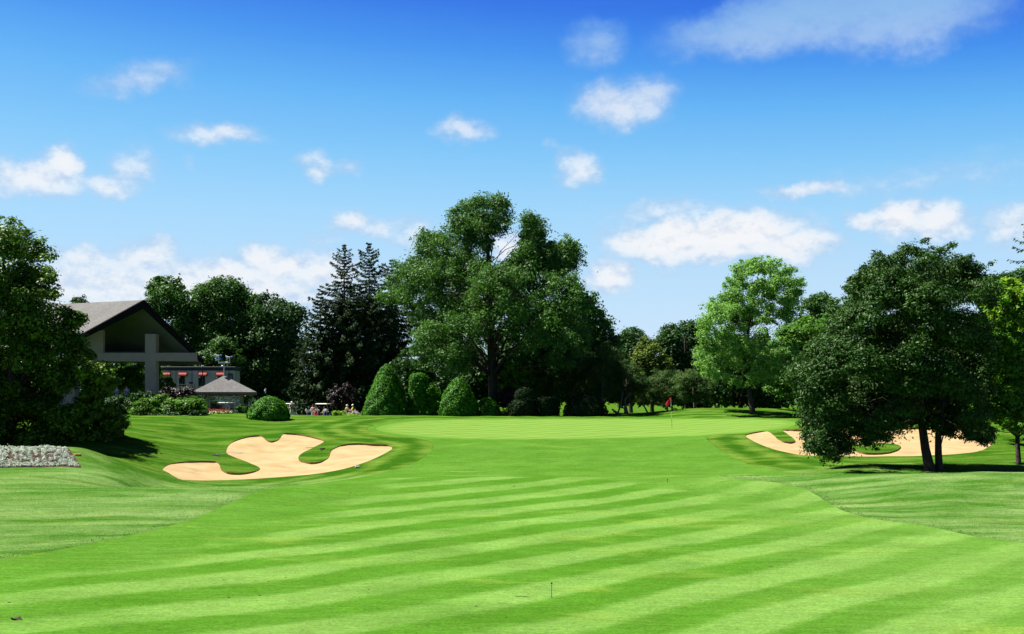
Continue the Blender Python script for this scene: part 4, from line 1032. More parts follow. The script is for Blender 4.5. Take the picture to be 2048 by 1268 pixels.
MB().box((a+b)/2+np.array([0, 0, .02]), (.30, float(np.linalg.norm(b-a))*.8, .10), rz=math.atan2((b-a)[1], (b-a)[0])-math.pi/2, bev=.01).build('edging_board', M_wood, bed)

# red and white flower border in front of the pavilion
def fbed(name, label, px0, px1, py0, py1, Y, n, mat, size=.09, h=.3, cat='flower border', m=40):
    x0_, x1_ = P(px0, 0, Y)[0], P(px1, 0, Y)[0]; z0 = g1((x0_+x1_)/2, Y); root = empty(name, ((x0_+x1_)/2, Y, z0), label, cat)
    zt_ = (HY-py0)/F*Y-z0; X_ = rng.uniform(x0_, x1_, n)-(x0_+x1_)/2
    C = np.column_stack([X_, rng.uniform(-.4, .4, n), zt_-h*.5-h*.5*rng.random(n)]); V, Fc, var = clump_leaves(C, np.full(n, .16), m, size, .9, .8, .8, .7)
    me = np_mesh('blooms', V, Fc, 4); attr(me, 'var', var); link('blooms', me, mat, root)
    n2 = n*2; C = np.column_stack([rng.uniform(x0_, x1_, n2)-(x0_+x1_)/2, rng.uniform(-.35, .45, n2), np.maximum(zt_-h*1.1, .15)*rng.random(n2)])
    V, Fc, var = clump_leaves(C, np.full(n2, .16), 16, .13, .9, .5, .8, .4); me = np_mesh('leaves', V, Fc, 4); attr(me, 'var', var); link('leaves', me, L_dark2, root)
    return root
M_rfl = mat_leaf('flower_red', (.16, .008, .012), (.36, .02, .03), None, .2, .6, .1)
M_cfl = mat_leaf('flower_cream', (.40, .42, .22), (.60, .60, .40), None, .2, .6, .1)
M_pfl = mat_leaf('flower_pale', (.20, .17, .16), (.42, .36, .36), None, .2, .6, .1)
fbed('red_flowers', 'band of red flowers below the pavilion window', 410, 458, 817, 826, 99, 60, M_rfl)
fbed('cream_flowers', 'band of cream white flowers edging the lawn below the red flowers', 421, 462, 822.5, 829, 97.5, 45, M_cfl, h=.2)
fbed('lily_bed', 'yellow green leafy flower bed right of the golf cart', 666, 690, 816, 836, 118, 30, L_yel2, h=.7, size=.13, cat='flower bed')
fbed('lily_bed', 'low yellow green plants at the feet of the golfers in yellow shirts', 690, 730, 826, 836, 112, 36, L_yel2, h=.35, size=.11, cat='flower bed')
fbed('pale_flowers', 'pale pink flowers behind the golfers in yellow shirts', 676, 726, 820, 836, 121, 26, M_pfl, h=.5, size=.10)
fbed('lily_bed', 'small patch of bright yellow green plants between the small dome and the dark topiary', 1000, 1016, 815, 834, 108, 16, L_yel2, h=.6, size=.13, cat='flower bed')

# ---------------------------------------------------------------- flag, rakes, stakes, debris
Xf, Yf = P(1344, 0, 91)[0], 91.0; zf = g1(Xf, Yf)
flag = empty('flagstick', (Xf, Yf, zf), 'red flag on a black and white banded pin standing in the green', 'golf flag')
M_red = mat_cloth('red_flag_cloth', (.50, .008, .012)); Hh = (HY-795)/F*91-zf; s1 = 91/F
def fp(py): return Hh-(py-795)*s1
def fx(py): return -(855-py)/60*2.4*s1
for (a, b, mm, rr) in ((855.5, 837.3, M_dark, .012), (837, 823.6, M_white, .024), (823.3, 813.3, M_dark, .020), (813, 797, M_white, .020)):
    MB().tube([(fx(a), 0, fp(a)), (fx(b), 0, fp(b))], rr, 8).build('pole', mm, flag)
m_ = MB(); cloth = []; nu, nv = 9, 7
for i in range(nu):
    for j in range(nv):
        u = i/(nu-1); v_ = j/(nv-1)
        x_ = fx(797)-u*.30-.05*v_*u; z_ = fp(794.5)-u*.34-v_*(.46-.10*u); y_ = .07*math.sin(u*7+v_*2)*u
        cloth.append((x_, y_, z_))
m_.add(cloth, [(i*nv+j, i*nv+j+1, (i+1)*nv+j+1, (i+1)*nv+j) for i in range(nu-1) for j in range(nv-1)])
fo = m_.build('flag', M_red, flag, True); sm = fo.modifiers.new('thickness', 'SOLIDIFY'); sm.thickness = .006
cup = MB().lathe([(.054, 0), (.054, .004), (.056, .006), (.0, .006)], (0, 0, -.002), 16); cup.build('hole', M_black, flag)
# practice flag behind the dome
Xf2, Yf2 = P(532, 0, 112)[0], 112.0; zf2 = g1(Xf2, Yf2); H2 = (HY-776)/F*112-zf2
pf = empty('practice_flag', (Xf2, Yf2, zf2), 'small white practice green flag against the dark trees above the lone dome bush', 'golf flag')
MB().tube([(0,0,0), (.02,0,H2)], .014, 6).build('pole', M_dark, pf)
m_ = MB(); vs_ = [(.02+.05*math.sin(k*1.1)+(-.16 if k % 2 else 0)*0, .03*math.sin(k*1.7), H2-.03-.07*k) for k in range(7)]
A_ = [(.02, 0, H2-.02-.075*k) for k in range(7)]; B_ = [(-.13-.04*math.sin(k*.9), .05*math.sin(k*1.4), H2-.10-.072*k) for k in range(7)]
m_.add(A_+B_, [(k, k+1, 8+k, 7+k) for k in range(6)]); fo = m_.build('flag', M_white, pf, True); sm = fo.modifiers.new('thickness', 'SOLIDIFY'); sm.thickness = .006
# rakes
def rake_obj(px, py, ang, label, handle=1.7, hm=None):
    c = cast(px, py); z0 = g1(*c)
    r_ = empty('bunker_rake', (c[0], c[1], z0+.03), label, 'rake', rz=ang)
    MB().box((0, 0, .03), (.62, .07, .05), bev=.01).build('head', M_black, r_)
    t_ = MB()
    for k in range(12): t_.tube([(-.29+k*.053, 0, .02), (-.29+k*.053, -.02, -.05)], [.008, .004], 4)
    t_.build('tines', M_black, r_)
    MB().tube([(0, .0, .05), (0, handle*.5, .10), (0, handle, .06)], .014, 6).build('handle', hm or M_grey, r_)
rake_obj(432, 911.5, R(-38), 'black bunker rake lying on the grass left of the left bunker', 2.2)
rake_obj(645, 899.5, R(70), 'bunker rake lying on the grass tongue inside the left bunker', 1.2, M_dark)
c = cast(714.5, 935.5); z0 = g1(*c)
wb = empty('yardage_block', (c[0], c[1], z0), 'small white block marker on the lower right lip of the left bunker', 'marker', rz=R(15))
MB().box((0, 0, .05), (.24, .14, .10), bev=.015).build('block', M_white, wb); MB().box((0, 0, .005), (.28, .18, .02), bev=.004).build('base', M_dark, wb)
def stake(px, py0, py1, label, rr=.012, mm=None):
    c = cast(px, py1); z0 = g1(*c); h = (py1-py0)/F*c[1]
    s_ = empty('marker_stake', (c[0], c[1], z0), label, 'stake')
    MB().tube([(0,0,-.03), (0,0,h*.8), (.003,0,h*.92)], rr, 8).build('shaft', mm or M_grey, s_)
    MB().lathe([(rr*1.0, 0), (rr*1.5, .01), (rr*1.5, .035), (rr*.6, .045)], (.003, 0, h*.92), 8).build('cap', M_dark, s_)
stake(1103, 1167, 1197, 'thin grey stake standing in the middle of the near fairway'); stake(1335, 960, 966, 'tiny dark stake near the crest of the fairway', .016, M_wood)
c = cast(1044, 1195); z0 = g1(*c)
MB().tube([(c[0]-.17, c[1], z0+.008), (c[0]-.05, c[1]+.02, z0+.014), (c[0]+.06, c[1]-.01, z0+.012), (c[0]+.17, c[1]+.01, z0+.008)], [.004, .006, .006, .003], 6).build('twig', M_bark)
tag(bpy.data.objects['twig'], 'small brown twig lying on the fairway left of the thin stake', 'twig')
deb = [(33,1240,.075),(18,1205,.03),(192,1207,.02),(280,1212,.02),(447,1160,.02),(511,1162,.02),(571,1155,.028),(537,1164,.02),(457,1196,.026),(519,1191,.028),(738,1180,.024),(952,1213,.022),(1012,1235,.024),(316,1261,.022),(1540,1134,.028),(1580,1112,.022),(1593,1025,.03),(1634,1086,.02),(1227,1069,.03),(1198,1080,.02),(903,1125,.02),(1028,973,.04),(700,986,.035)]
for i, (px, py, s_) in enumerate(deb):
    c = cast(px, py); z0 = g1(*c); rg = np.random.default_rng(i)
    m_ = MB(); K = 7; vs_ = [(0, 0, s_*.25)]+[(math.cos(k/K*6.28)*s_*(.7+.6*rg.random())*1.5, math.sin(k/K*6.28)*s_*(.7+.6*rg.random()), s_*.5*rg.random()*(1.8 if i == 0 else 1)) for k in range(K)]+[(0, 0, -.01)]
    m_.add([(v[0]+c[0], v[1]+c[1], v[2]+z0) for v in vs_], [(0, 1+k, 1+(k+1) % K) for k in range(K)]+[(K+1, 1+(k+1) % K, 1+k) for k in range(K)])
    o = m_.build('fallen_leaf', M_bark)
    if i == 0: o.name = 'turf_clod'; tag(o, 'largest dark clod of turf on the fairway at the bottom left corner', 'turf clod')
    else: tag(o, 'tiny dark curled leaf lying on the mown fairway', 'leaf', 'fallen leaves on the fairway')
# ---------------------------------------------------------------- people, carts, bags
def skin_mesh(pts, edges, rad, name, mat, parent=None, root=0, sub=2, smooth=True):
    me = bpy.data.meshes.new(name+'_cage'); me.from_pydata([tuple(p) for p in pts], edges, []); me.update()
    ob = bpy.data.objects.new(name+'_cage', me); COL.objects.link(ob)
    sk = ob.modifiers.new('s', 'SKIN'); sk.use_smooth_shade = True
    for i, v in enumerate(me.skin_vertices[0].data):
        r_ = rad[i]; v.radius = (r_, r_) if not hasattr(r_, '__len__') else r_; v.use_root = (i == root)
    ss_ = ob.modifiers.new('u', 'SUBSURF'); ss_.levels = sub; ss_.render_levels = sub
    dg = bpy.context.evaluated_depsgraph_get(); dg.update()
    m2 = bpy.data.meshes.new_from_object(ob.evaluated_get(dg)); m2.name = name
    bpy.data.objects.remove(ob); bpy.data.meshes.remove(me)
    m2.materials.clear(); return link(name, m2, mat, parent, smooth)
M_skin = mat_plain('skin', (.42, .22, .14), .55, .3, .08, 10, 0)
M_hair = mat_plain('hair', (.03, .018, .012), .7, .2, .3, 20, 0)
def person(px, Y, label, H=1.75, face=0., lean=0., arms=((.25, .9), (.25, .9)), legs=((.10, 0), (.10, 0)), shirt=(.5,.5,.5), pants=(.1,.1,.1), cap=None, shorts=False, dz=0., group=None, stripe=None, seat=False):
    """face: heading (0 looks towards the viewer); lean: forward bend; arms: (raise, elbow) per side; legs: (swing, knee)"""
    X = P(px, 0, Y)[0]; z0 = g1(X, Y)+dz; k = H/1.75
    f = np.array([0, -1, 0.]); s_ = np.array([1., 0, 0]); u = np.array([0, 0, 1.])
    hip = .92*u; sp = unit((u*math.cos(lean)+f*math.sin(lean))[None])[0]; fs = f*math.cos(lean)-u*math.sin(lean)
    ch = hip+sp*.40; nk = hip+sp*.55; hd = nk+unit((sp*.8+u*.2)[None])[0]*.10; crown_ = hd+u*.13
    p = [hip, hip+sp*.15, ch, nk, hd, hd+u*.09+f*.01]; e = [(0,1),(1,2),(2,3),(3,4),(4,5)]; r = [(.15,.12),(.135,.105),(.165,.115),(.055,.055),(.078,.09),(.072,.088)]
    names = {}
    hands = []
    for sd_, (ra, el_), nm in ((-1, arms[0], 'l'), (1, arms[1], 'r')):
        sh = ch+s_*.19*sd_+sp*.08
        up_ = -u*math.cos(ra)+f*math.sin(ra)+s_*sd_*.16; up_ = unit(up_[None])[0]; elb = sh+up_*.29
        fo_ = -u*math.cos(ra+el_)+f*math.sin(ra+el_)-s_*sd_*.05; fo_ = unit(fo_[None])[0]; wr = elb+fo_*.25; hn = wr+fo_*.08
        i0 = len(p); p += [sh, elb, wr, hn]; r += [.060, .043, .030, (.040,.022)]; e += [(2, i0), (i0, i0+1), (i0+1, i0+2), (i0+2, i0+3)]
        names[nm+'a'] = (sh, elb, wr); hands.append((hn, fo_, s_*sd_))
    legp = []
    for sd_, (sw, kn) in ((-1, legs[0]), (1, legs[1])):
        hj = hip+s_*.10*sd_-u*.06
        th_ = unit((-u*math.cos(sw)+f*math.sin(sw)+s_*sd_*.05)[None])[0]; kne = hj+th_*.42
        sh_ = unit((-u*math.cos(sw-kn)+f*math.sin(sw-kn))[None])[0]; ank = kne+sh_*.40
        toe = ank+f*.17-u*.05
        i0 = len(p); p += [hj, kne, ank, toe]; r += [.090, .060, .040, (.042,.030)]; e += [(0, i0), (i0, i0+1), (i0+1, i0+2), (i0+2, i0+3)]
        legp.append((hj, kne, ank, toe))
    low = min(l[2][2] for l in legp)-.07 if not seat else 0
    p = [(q-u*low)*k for q in p]; r = [tuple(np.array(a)*k) if hasattr(a, '__len__') else a*k for a in r]
    T = lambda q: (np.array(q)-u*low)*k
    body = skin_mesh(p, e, r, 'person', M_skin, None, 0, 2)
    body.location = (X, Y, z0); body.rotation_euler = (0, 0, face); tag(body, label, 'person', group)
    # fingers, thumb, nose and ears joined into the same body mesh
    mb = MB()
    for hn, d_, lat in hands:
        hn = T(hn); w_ = np.cross(d_, lat); w_ /= np.linalg.norm(w_)
        for q in range(4):
            b_ = hn+w_*(q-1.5)*.019*k+d_*.02*k; L_ = (.072, .080, .075, .058)[q]*k
            mb.tube([b_, b_+d_*L_*.5, b_+d_*L_*.85-lat*.022*k], [.0092*k, .0085*k, .006*k], 6)
        mb.tube([hn-w_*.03*k-d_*.03*k, hn-w_*.052*k+d_*.0*k, hn-w_*.052*k+d_*.035*k-lat*.01], [.011*k, .010*k, .007*k], 6)
    hdT = T(hd)
    mb.tube([hdT+f*.085*k+u*.055*k, hdT+f*.112*k+u*.02*k, hdT+f*.09*k+u*.012*k], [.009*k, .016*k, .01*k], 6)
    for sd_ in (-1, 1): mb.lathe([(.005, -.01), (.028, -.006), (.026, .006), (.006, .01)], tuple(hdT+s_*sd_*.078*k+u*.03*k), 8, Matrix.Rotation(math.pi/2, 4, 'Y'))
    me = bpy.data.meshes.new('x'); me.from_pydata(mb.v, [], mb.f)
    import bmesh
    bm = bmesh.new(); bm.from_mesh(body.data); bm.from_mesh(me); bm.to_mesh(body.data); bm.free(); bpy.data.meshes.remove(me)
    for sd_ in (-1, 1):
        ey = hdT+f*.088*k+u*.045*k+s_*sd_*.032*k; MB().lathe([(.002, -.008), (.011, 0), (.002, .008)], tuple(ey), 8, Matrix.Rotation(math.pi/2, 4, 'X')).build('eye', M_black, body)
    MB().box(tuple(hdT+f*.090*k-u*.022*k), (.045*k, .012, .010), bev=.003).build('mouth', mat_plain('lips', (.28, .10, .08), .5, .3, .05, 5, 0), body)
    MS = mat_cloth('shirt_cloth', shirt, stripe); MP = mat_cloth('trouser_cloth', pants)
    # shirt
    q = [T(hip+sp*.02), T(hip+sp*.16), T(ch), T(ch+sp*.12)]; ee = [(0,1),(1,2),(2,3)]; rr = [(.170,.135),(.155,.122),(.185,.130),(.085,.080)]
    for nm in ('la', 'ra'):
        a, b, c = names[nm]; i0 = len(q); q += [T(a), T(a*.4+b*.6), T(a*.1+b*.9)]; ee += [(2, i0), (i0, i0+1), (i0+1, i0+2)]; rr += [.078, .064, .062]
    rr = [tuple(np.array(a)*k) if hasattr(a, '__len__') else a*k for a in rr]
    skin_mesh(q, ee, rr, 'shirt', MS, body, 1, 2)
    q = [T(hip+sp*.05), T(hip-u*.02)]; ee = [(0,1)]; rr = [(.165,.132),(.160,.128)]
    for hj, kn_, an, to in legp:
        i0 = len(q)
        if shorts: q += [T(hj), T(kn_)]; ee += [(1, i0), (i0, i0+1)]; rr += [.108, .092]
        else: q += [T(hj), T(kn_), T(an)]; ee += [(1, i0), (i0, i0+1), (i0+1, i0+2)]; rr += [.104, .075, .062]
    rr = [tuple(np.array(a)*k) if hasattr(a, '__len__') else a*k for a in rr]
    skin_mesh(q, ee, rr, 'shorts' if shorts else 'trousers', MP, body, 0, 2)
    for hj, kn_, an, to in legp:
        a = T(an); MB().box(tuple(a+f*.07*k-u*.035*k), (.095*k, .27*k, .075*k), bev=.03*k).build('shoe', M_white if cap else M_dark, body)
    if cap is not None:
        MC = mat_cloth('cap_cloth', cap)
        m_ = MB(); K = 10
        prof = [(.106*k, -.01*k), (.108*k, .02*k), (.098*k, .06*k), (.07*k, .095*k), (.03*k, .112*k), (.004, .115*k)]
        m_.lathe(prof, tuple(hdT+u*.065*k), 16)
        vs_ = []; 
        for zz in (.0, -.008):
            for i in range(K+1):
                an = -math.pi*.5+(i/K-.5)*2.2; vs_.append(hdT+u*(.062+zz)*k+np.array([math.cos(an)*.10, math.sin(an)*.10, 0])*k)
            for i in range(K+1):
                an = -math.pi*.5+(i/K-.5)*1.7; vs_.append(hdT+u*(.045+zz)*k+np.array([math.cos(an)*.155, math.sin(an)*.19, 0])*k)
        n_ = K+1; fs_ = []
        for i in range(K): fs_ += [(i, i+1, n_+i+1, n_+i), (2*n_+i, 3*n_+i, 3*n_+i+1, 2*n_+i+1), (n_+i, n_+i+1, 3*n_+i+1, 3*n_+i)]
        m_.add(vs_, fs_); m_.build('cap', MC, body, True)
    else:
        MB().lathe([(.095*k, -.03*k), (.102*k, .02*k), (.095*k, .06*k), (.065*k, .095*k), (.004, .112*k)], tuple(hdT+u*.05*k-f*.018*k), 14).build('hair', M_hair, body, True)
    return body
person(583.5, 118, 'golfer in white cap and dark vest standing right of the lone dome bush', face=R(20), arms=((.35,1.2),(.35,1.3)), shirt=(.06,.065,.085), pants=(.50,.46,.36), cap=(.55,.5,.48), stripe=(.30,.34,.42), dz=.12)
person(626, 132, 'bare headed golfer in white trousers standing among the golf bags', face=R(-30), arms=((.5,1.0),(.2,.5)), shirt=(.35,.22,.18), pants=(.55,.52,.52))
person(631, 135, 'golfer in dark red striped shirt behind the red golf bag', face=R(40), arms=((.6,1.0),(.5,.9)), shirt=(.08,.02,.03), pants=(.04,.04,.05), stripe=(.45,.2,.2))
person(656, 131, 'golfer in white shirt bending over behind the golf cart', face=R(-60), lean=.75, arms=((.5,.5),(.5,.5)), legs=((.25,.4),(.05,.3)), shirt=(.62,.62,.64), pants=(.03,.03,.05), cap=None)
person(691.5, 124, 'golfer in cream shirt and white cap pushing a trolley to the right', face=R(75), lean=.22, arms=((.8,.25),(.8,.25)), legs=((.35,.3),(-.25,.15)), shirt=(.55,.48,.30), pants=(.20,.15,.10), cap=(.65,.60,.50))
person(706.5, 124, 'golfer in dark vest over bright yellow shirt with white cap, facing left', face=R(-80), lean=.08, arms=((.5,1.1),(.4,1.0)), legs=((.15,.1),(-.12,.1)), shirt=(.62,.52,.10), pants=(.045,.03,.05), cap=(.65,.62,.58), stripe=(.05,.02,.02))
person(253, 108, 'person in blue grey shirt standing in shade under the canopy, nearer the column', face=R(30), shirt=(.12,.13,.24), pants=(.03,.03,.05), dz=.75)
person(234, 109, 'person in blue grey shirt standing in shade under the canopy, farther from the column', face=R(-20), shirt=(.10,.12,.24), pants=(.03,.03,.05), dz=.7)
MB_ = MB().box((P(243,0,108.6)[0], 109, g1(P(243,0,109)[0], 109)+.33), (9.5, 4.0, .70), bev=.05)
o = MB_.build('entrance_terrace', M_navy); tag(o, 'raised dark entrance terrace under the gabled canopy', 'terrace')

def cart(px, Y, rz, label, gz_=None):
    X = P(px, 0, Y)[0]; z0 = g1(X, Y) if gz_ is None else gz_
    c = empty('golf_cart', (X, Y, z0), label, 'golf cart', None, rz)
    m_ = MB(); m_.box((0, -.05, 1.84), (1.12, 1.55, .06), bev=.03); m_.box((0, -.05, 1.885), (.92, 1.30, .045), bev=.02); m_.build('roof', M_cream, c)
    for sx in (-.50, .50):
        MB().tube([(sx, -.72, 1.82), (sx*1.02, -.98, 1.25), (sx*1.04, -1.02, .75)], .022, 8).build('post', M_cream, c)
        MB().tube([(sx, .62, 1.82), (sx*1.04, .62, .82)], .022, 8).build('post', M_black, c)
    m_ = MB(); m_.prism([(-.54, -1.22, .38), (-.54, -1.24, .58), (-.54, -1.02, .80), (-.54, -.80, .84), (-.54, -.72, .38)], (1.08, 0, 0)); m_.box((0, -1.25, .40), (1.0, .06, .12), bev=.02); m_.build('front_cowl', M_cream, c)
    MB().box((0, .0, .33), (1.08, 1.5, .08), bev=.02).build('floor', M_black, c)
    MB().box((0, .72, .58), (1.10, .85, .42), bev=.08).build('rear_body', M_cream, c)
    MB().box((0, .32, .82), (1.02, .48, .12), bev=.04).build('seat', M_black, c); MB().box((0, .60, 1.10), (1.0, .10, .40), bev=.04).build('backrest', M_black, c)
    MB().box((0, 1.02, .84), (.92, .38, .10), bev=.02).build('bag_well', M_black, c)
    MB().box((0, -.90, 1.33), (.98, .012, .80), rx=R(-18)).build('windscreen', M_clear, c)
    st_ = MB(); st_.tube([(-.27, -.80, .78), (-.27, -.42, 1.02)], .018, 6)
    K = 14; Mr = Matrix.Translation((-.27, -.42, 1.02)) @ Matrix.Rotation(R(-35), 4, 'X'); st_.tube([Mr @ Vector((.17*math.cos(i/K*6.2832), .17*math.sin(i/K*6.2832), 0)) for i in range(K+1)], .014, 6); st_.build('steering_wheel', M_black, c)
    for sx in (-.36, .36): MB().lathe([(.07, 0), (.065, .03), (.02, .04)], (sx, -1.235, .62), 12, Matrix.Rotation(R(90), 4, 'X')).build('headlight', M_white, c)
    for sx in (-.47, .47):
        for sy in (-.82, .82):
            Mr = Matrix.Rotation(R(90), 4, 'Y'); wh = MB().lathe([(.12, -.085), (.20, -.09), (.225, -.06), (.225, .06), (.20, .09), (.12, .085)], (sx, sy, .225), 20, Mr).build('wheel', M_black, c, True)
            MB().lathe([(.02, -.09), (.12, -.075), (.12, .075), (.02, .09)], (sx, sy, .225), 14, Mr).build('rim', M_cream, wh)
    return c
cart(646, 136, R(68), 'cream roofed golf cart parked behind the golfers and bags')
cart(572, 132, R(80), 'golf cart whose cream roof shows over the right shoulder of the lone dome bush')
cart(451.5, 135, R(62), 'golf cart seen through the glass of the pavilion', gz_=(HY-804.5)/F*135-1.9)

def bag(px, Y, label, col, tilt=.45, trolley=True, rz=0.):
    X = P(px, 0, Y)[0]; z0 = g1(X, Y); b_ = empty('golf_bag', (X, Y, z0), label, 'golf bag', None, rz)
    Mt = Matrix.Translation((0, 0, .22)) @ Matrix.Rotation(tilt, 4, 'Y')
    mc = mat_cloth('bag_cloth', col)
    MB().lathe([(.09, 0), (.125, .02), (.13, .3), (.12, .6), (.135, .85), (.12, .86), (.115, .80)], (0, 0, 0), 14, Mt).build('bag', mc, b_, True).matrix_local
    MB().box(Mt @ Vector((0, -.15, .35)), (.16, .10, .42), ry=tilt, bev=.03).build('pocket', mc, b_)
    for q in range(7):
        a = q*.9; x_, y_ = .06*math.cos(a), .06*math.sin(a); L_ = .98+.06*(q % 4); cl = MB(); cl.tube([Mt @ Vector((x_, y_, .7)), Mt @ Vector((x_*1.5, y_*1.5, L_))], .007, 5); cl.tube([Mt @ Vector((x_*1.5-.02, y_*1.5, L_-.01)), Mt @ Vector((x_*1.5+.07, y_*1.5, L_+.02))], [.02, .035], 6); cl.build('club', M_grey if q % 2 else M_white, b_)
    if trolley:
        for sy in (-.28, .28):
            wh = MB().lathe([(.09, -.02), (.13, -.025), (.14, 0), (.13, .025), (.09, .02)], (-.05, sy, .14), 16, Matrix.Rotation(R(90), 4, 'X')).build('wheel', M_black, b_); MB().lathe([(.01, -.022), (.09, -.012), (.09, .012), (.01, .022)], (-.05, sy, .14), 12, Matrix.Rotation(R(90), 4, 'X')).build('rim', M_white, wh)
        fr = MB(); fr.tube([(-.05, -.28, .14), (0, 0, .25), (-.05, .28, .14)], .012, 6); fr.tube([Mt @ Vector((-.14, 0, 0)), Mt @ Vector((-.14, 0, .9)), Mt @ Vector((-.25, 0, 1.05))], .014, 6); fr.build('trolley_frame', M_grey, b_)
    return b_
bag(612.5, 130, 'dark golf bag leaning on a trolley, leftmost of the bags', (.02,.02,.03), rz=R(20)); bag(619.5, 129, 'black golf bag with a white panel beside the golfer in white trousers', (.05,.05,.07), rz=R(150))
bag(629, 128, 'bright red golf bag standing in front of the golfers', (.45,.03,.01), .3, rz=R(60)); bag(636, 131, 'dark red golf bag right of the bright red one', (.10,.012,.02), .3, rz=R(100))
bag(645.5, 130, 'navy golf bag between the cart wheels and the bending golfer', (.03,.04,.10), .35, rz=R(30)); bag(698, 123, 'grey golf bag on a trolley between the two golfers in yellow tones', (.20,.18,.18), .6, rz=R(10))
# dark car in the shade under the canopy
Xc, Yc = P(226, 0, 104)[0], 104.0; zc = g1(Xc, Yc)
car = empty('parked_car', (Xc, Yc, zc+.15), 'dark car in deep shade under the canopy, its red tail lamp showing', 'car', None, R(8))
M_car = mat_plain('dark_car_paint', (.012, .014, .03), .25, .5, .05, 2, 0)
prof = [(-2.1,.30),(-2.15,.55),(-2.0,.78),(-1.2,.88),(-.65,1.30),(.75,1.36),(1.35,1.0),(1.95,.92),(2.12,.70),(2.1,.32)]
m_ = MB()
vs_ = []
for y_, kk in ((-.82,.94),(-.86,1),(.86,1),(.82,.94)): vs_ += [(x_*(1 if kk == 1 else .985), y_*(1 if z_ < .9 else .80), z_*(1 if kk == 1 else .985)+(.0)) for x_, z_ in prof]
n_ = len(prof); fs_ = [tuple(range(n_)), tuple(range(4*n_-1, 3*n_-1, -1))]
for a in range(3):
    for i in range(n_): j = (i+1) % n_; fs_.append((a*n_+i, (a+1)*n_+i, (a+1)*n_+j, a*n_+j))
m_.add(vs_, fs_); m_.build('body', M_car, car, False)
for sy in (-.85, .85): MB().prism([(-1.0, sy*.86, .93), (-.62, sy*.80, 1.22), (.70, sy*.80, 1.27), (1.18, sy*.86, 1.0)], (0, .02*(1 if sy > 0 else -1), 0)).build('window', M_glass, car)
for sx in (-1.35, 1.35):
    for sy in (-.80, .80):
        Mr = Matrix.Rotation(R(90), 4, 'X'); wh = MB().lathe([(.18,-.09),(.30,-.10),(.32,0),(.30,.10),(.18,.09)], (sx, sy, .20), 18, Mr).build('wheel', M_black, car, True); MB().lathe([(.02,-.105),(.18,-.08),(.18,.08),(.02,.105)], (sx, sy, .20), 12, Mr).build('rim', M_grey, wh)
for sy in (-.68, .68): MB().box((2.10, sy, .74), (.08, .30, .14), bev=.02).build('tail_lamp', mat_plain('lamp_red', (.5, .02, .02), .3, .5, .05, 3, 0), car)
# ---------------------------------------------------------------- sky, sun, camera
SUN = Vector((-0.50, 0.18, 0.84)).normalized()      # towards the sun
sd = bpy.data.lights.new('sun', 'SUN'); sd.energy = 5.0; sd.angle = R(.53); sd.color = (1.0, .955, .88)
so = bpy.data.objects.new('sun', sd); COL.objects.link(so); so.rotation_euler = SUN.to_track_quat('Z', 'Y').to_euler()
w = bpy.data.worlds.new('World'); sc.world = w; w.use_nodes = True
t = NT(w.node_tree)
dirv = t.n('ShaderNodeTexCoord').outputs['Generated']
sep = t.n('ShaderNodeSeparateXYZ'); t.set(sep, 0, dirv); dx, dy, dz = sep.outputs
az = t.math('ARCTAN2', dx, dy); el = t.math('ARCSINE', dz)
sky = t.n('ShaderNodeTexSky'); sky.sky_type = 'NISHITA'; sky.sun_disc = False
sky.sun_elevation = math.asin(SUN.z); sky.sun_rotation = math.atan2(SUN.x, SUN.y)
sky.air_density = 1.0; sky.dust_density = .6; sky.ozone_density = 3.0
G = 2.0**EX
def lin3(r, g, b, k=1.0):
    f = lambda u: (u/255/12.92) if u/255 <= .04045 else ((u/255+.055)/1.055)**2.4
    return (f(r)*k/G, f(g)*k/G, f(b)*k/G, 1)
rp = t.n('ShaderNodeValToRGB')
stops = [(-.02, (198,222,246)), (.05, (196,222,246)), (.10, (182,217,245)), (.155, (158,210,246)), (.20, (126,196,244)), (.245, (92,175,241)), (.285, (56,143,235)), (.32, (28,110,226)), (.36, (10,84,212)), (.6, (12,42,130)), (1.0, (8,26,90))]
els = rp.color_ramp.elements
while len(els) < len(stops): els.new(.5)
for e_, (p_, c_) in zip(els, stops): e_.position = (p_+.05)/1.05; e_.color = lin3(*c_)
shift = t.math('MULTIPLY', t.math('SUBTRACT', t.math('SINE', az), -.12), t.lin(dz, .12, .33, 0, .075))
pos = t.math('DIVIDE', t.math('ADD', t.math('ADD', dz, shift), .05), 1.05)
t.set(rp, 0, pos)
skyc = t.vmath('SCALE', sky.outputs[0], scale=.10)
base = t.mix(.05, rp.outputs[0], skyc)
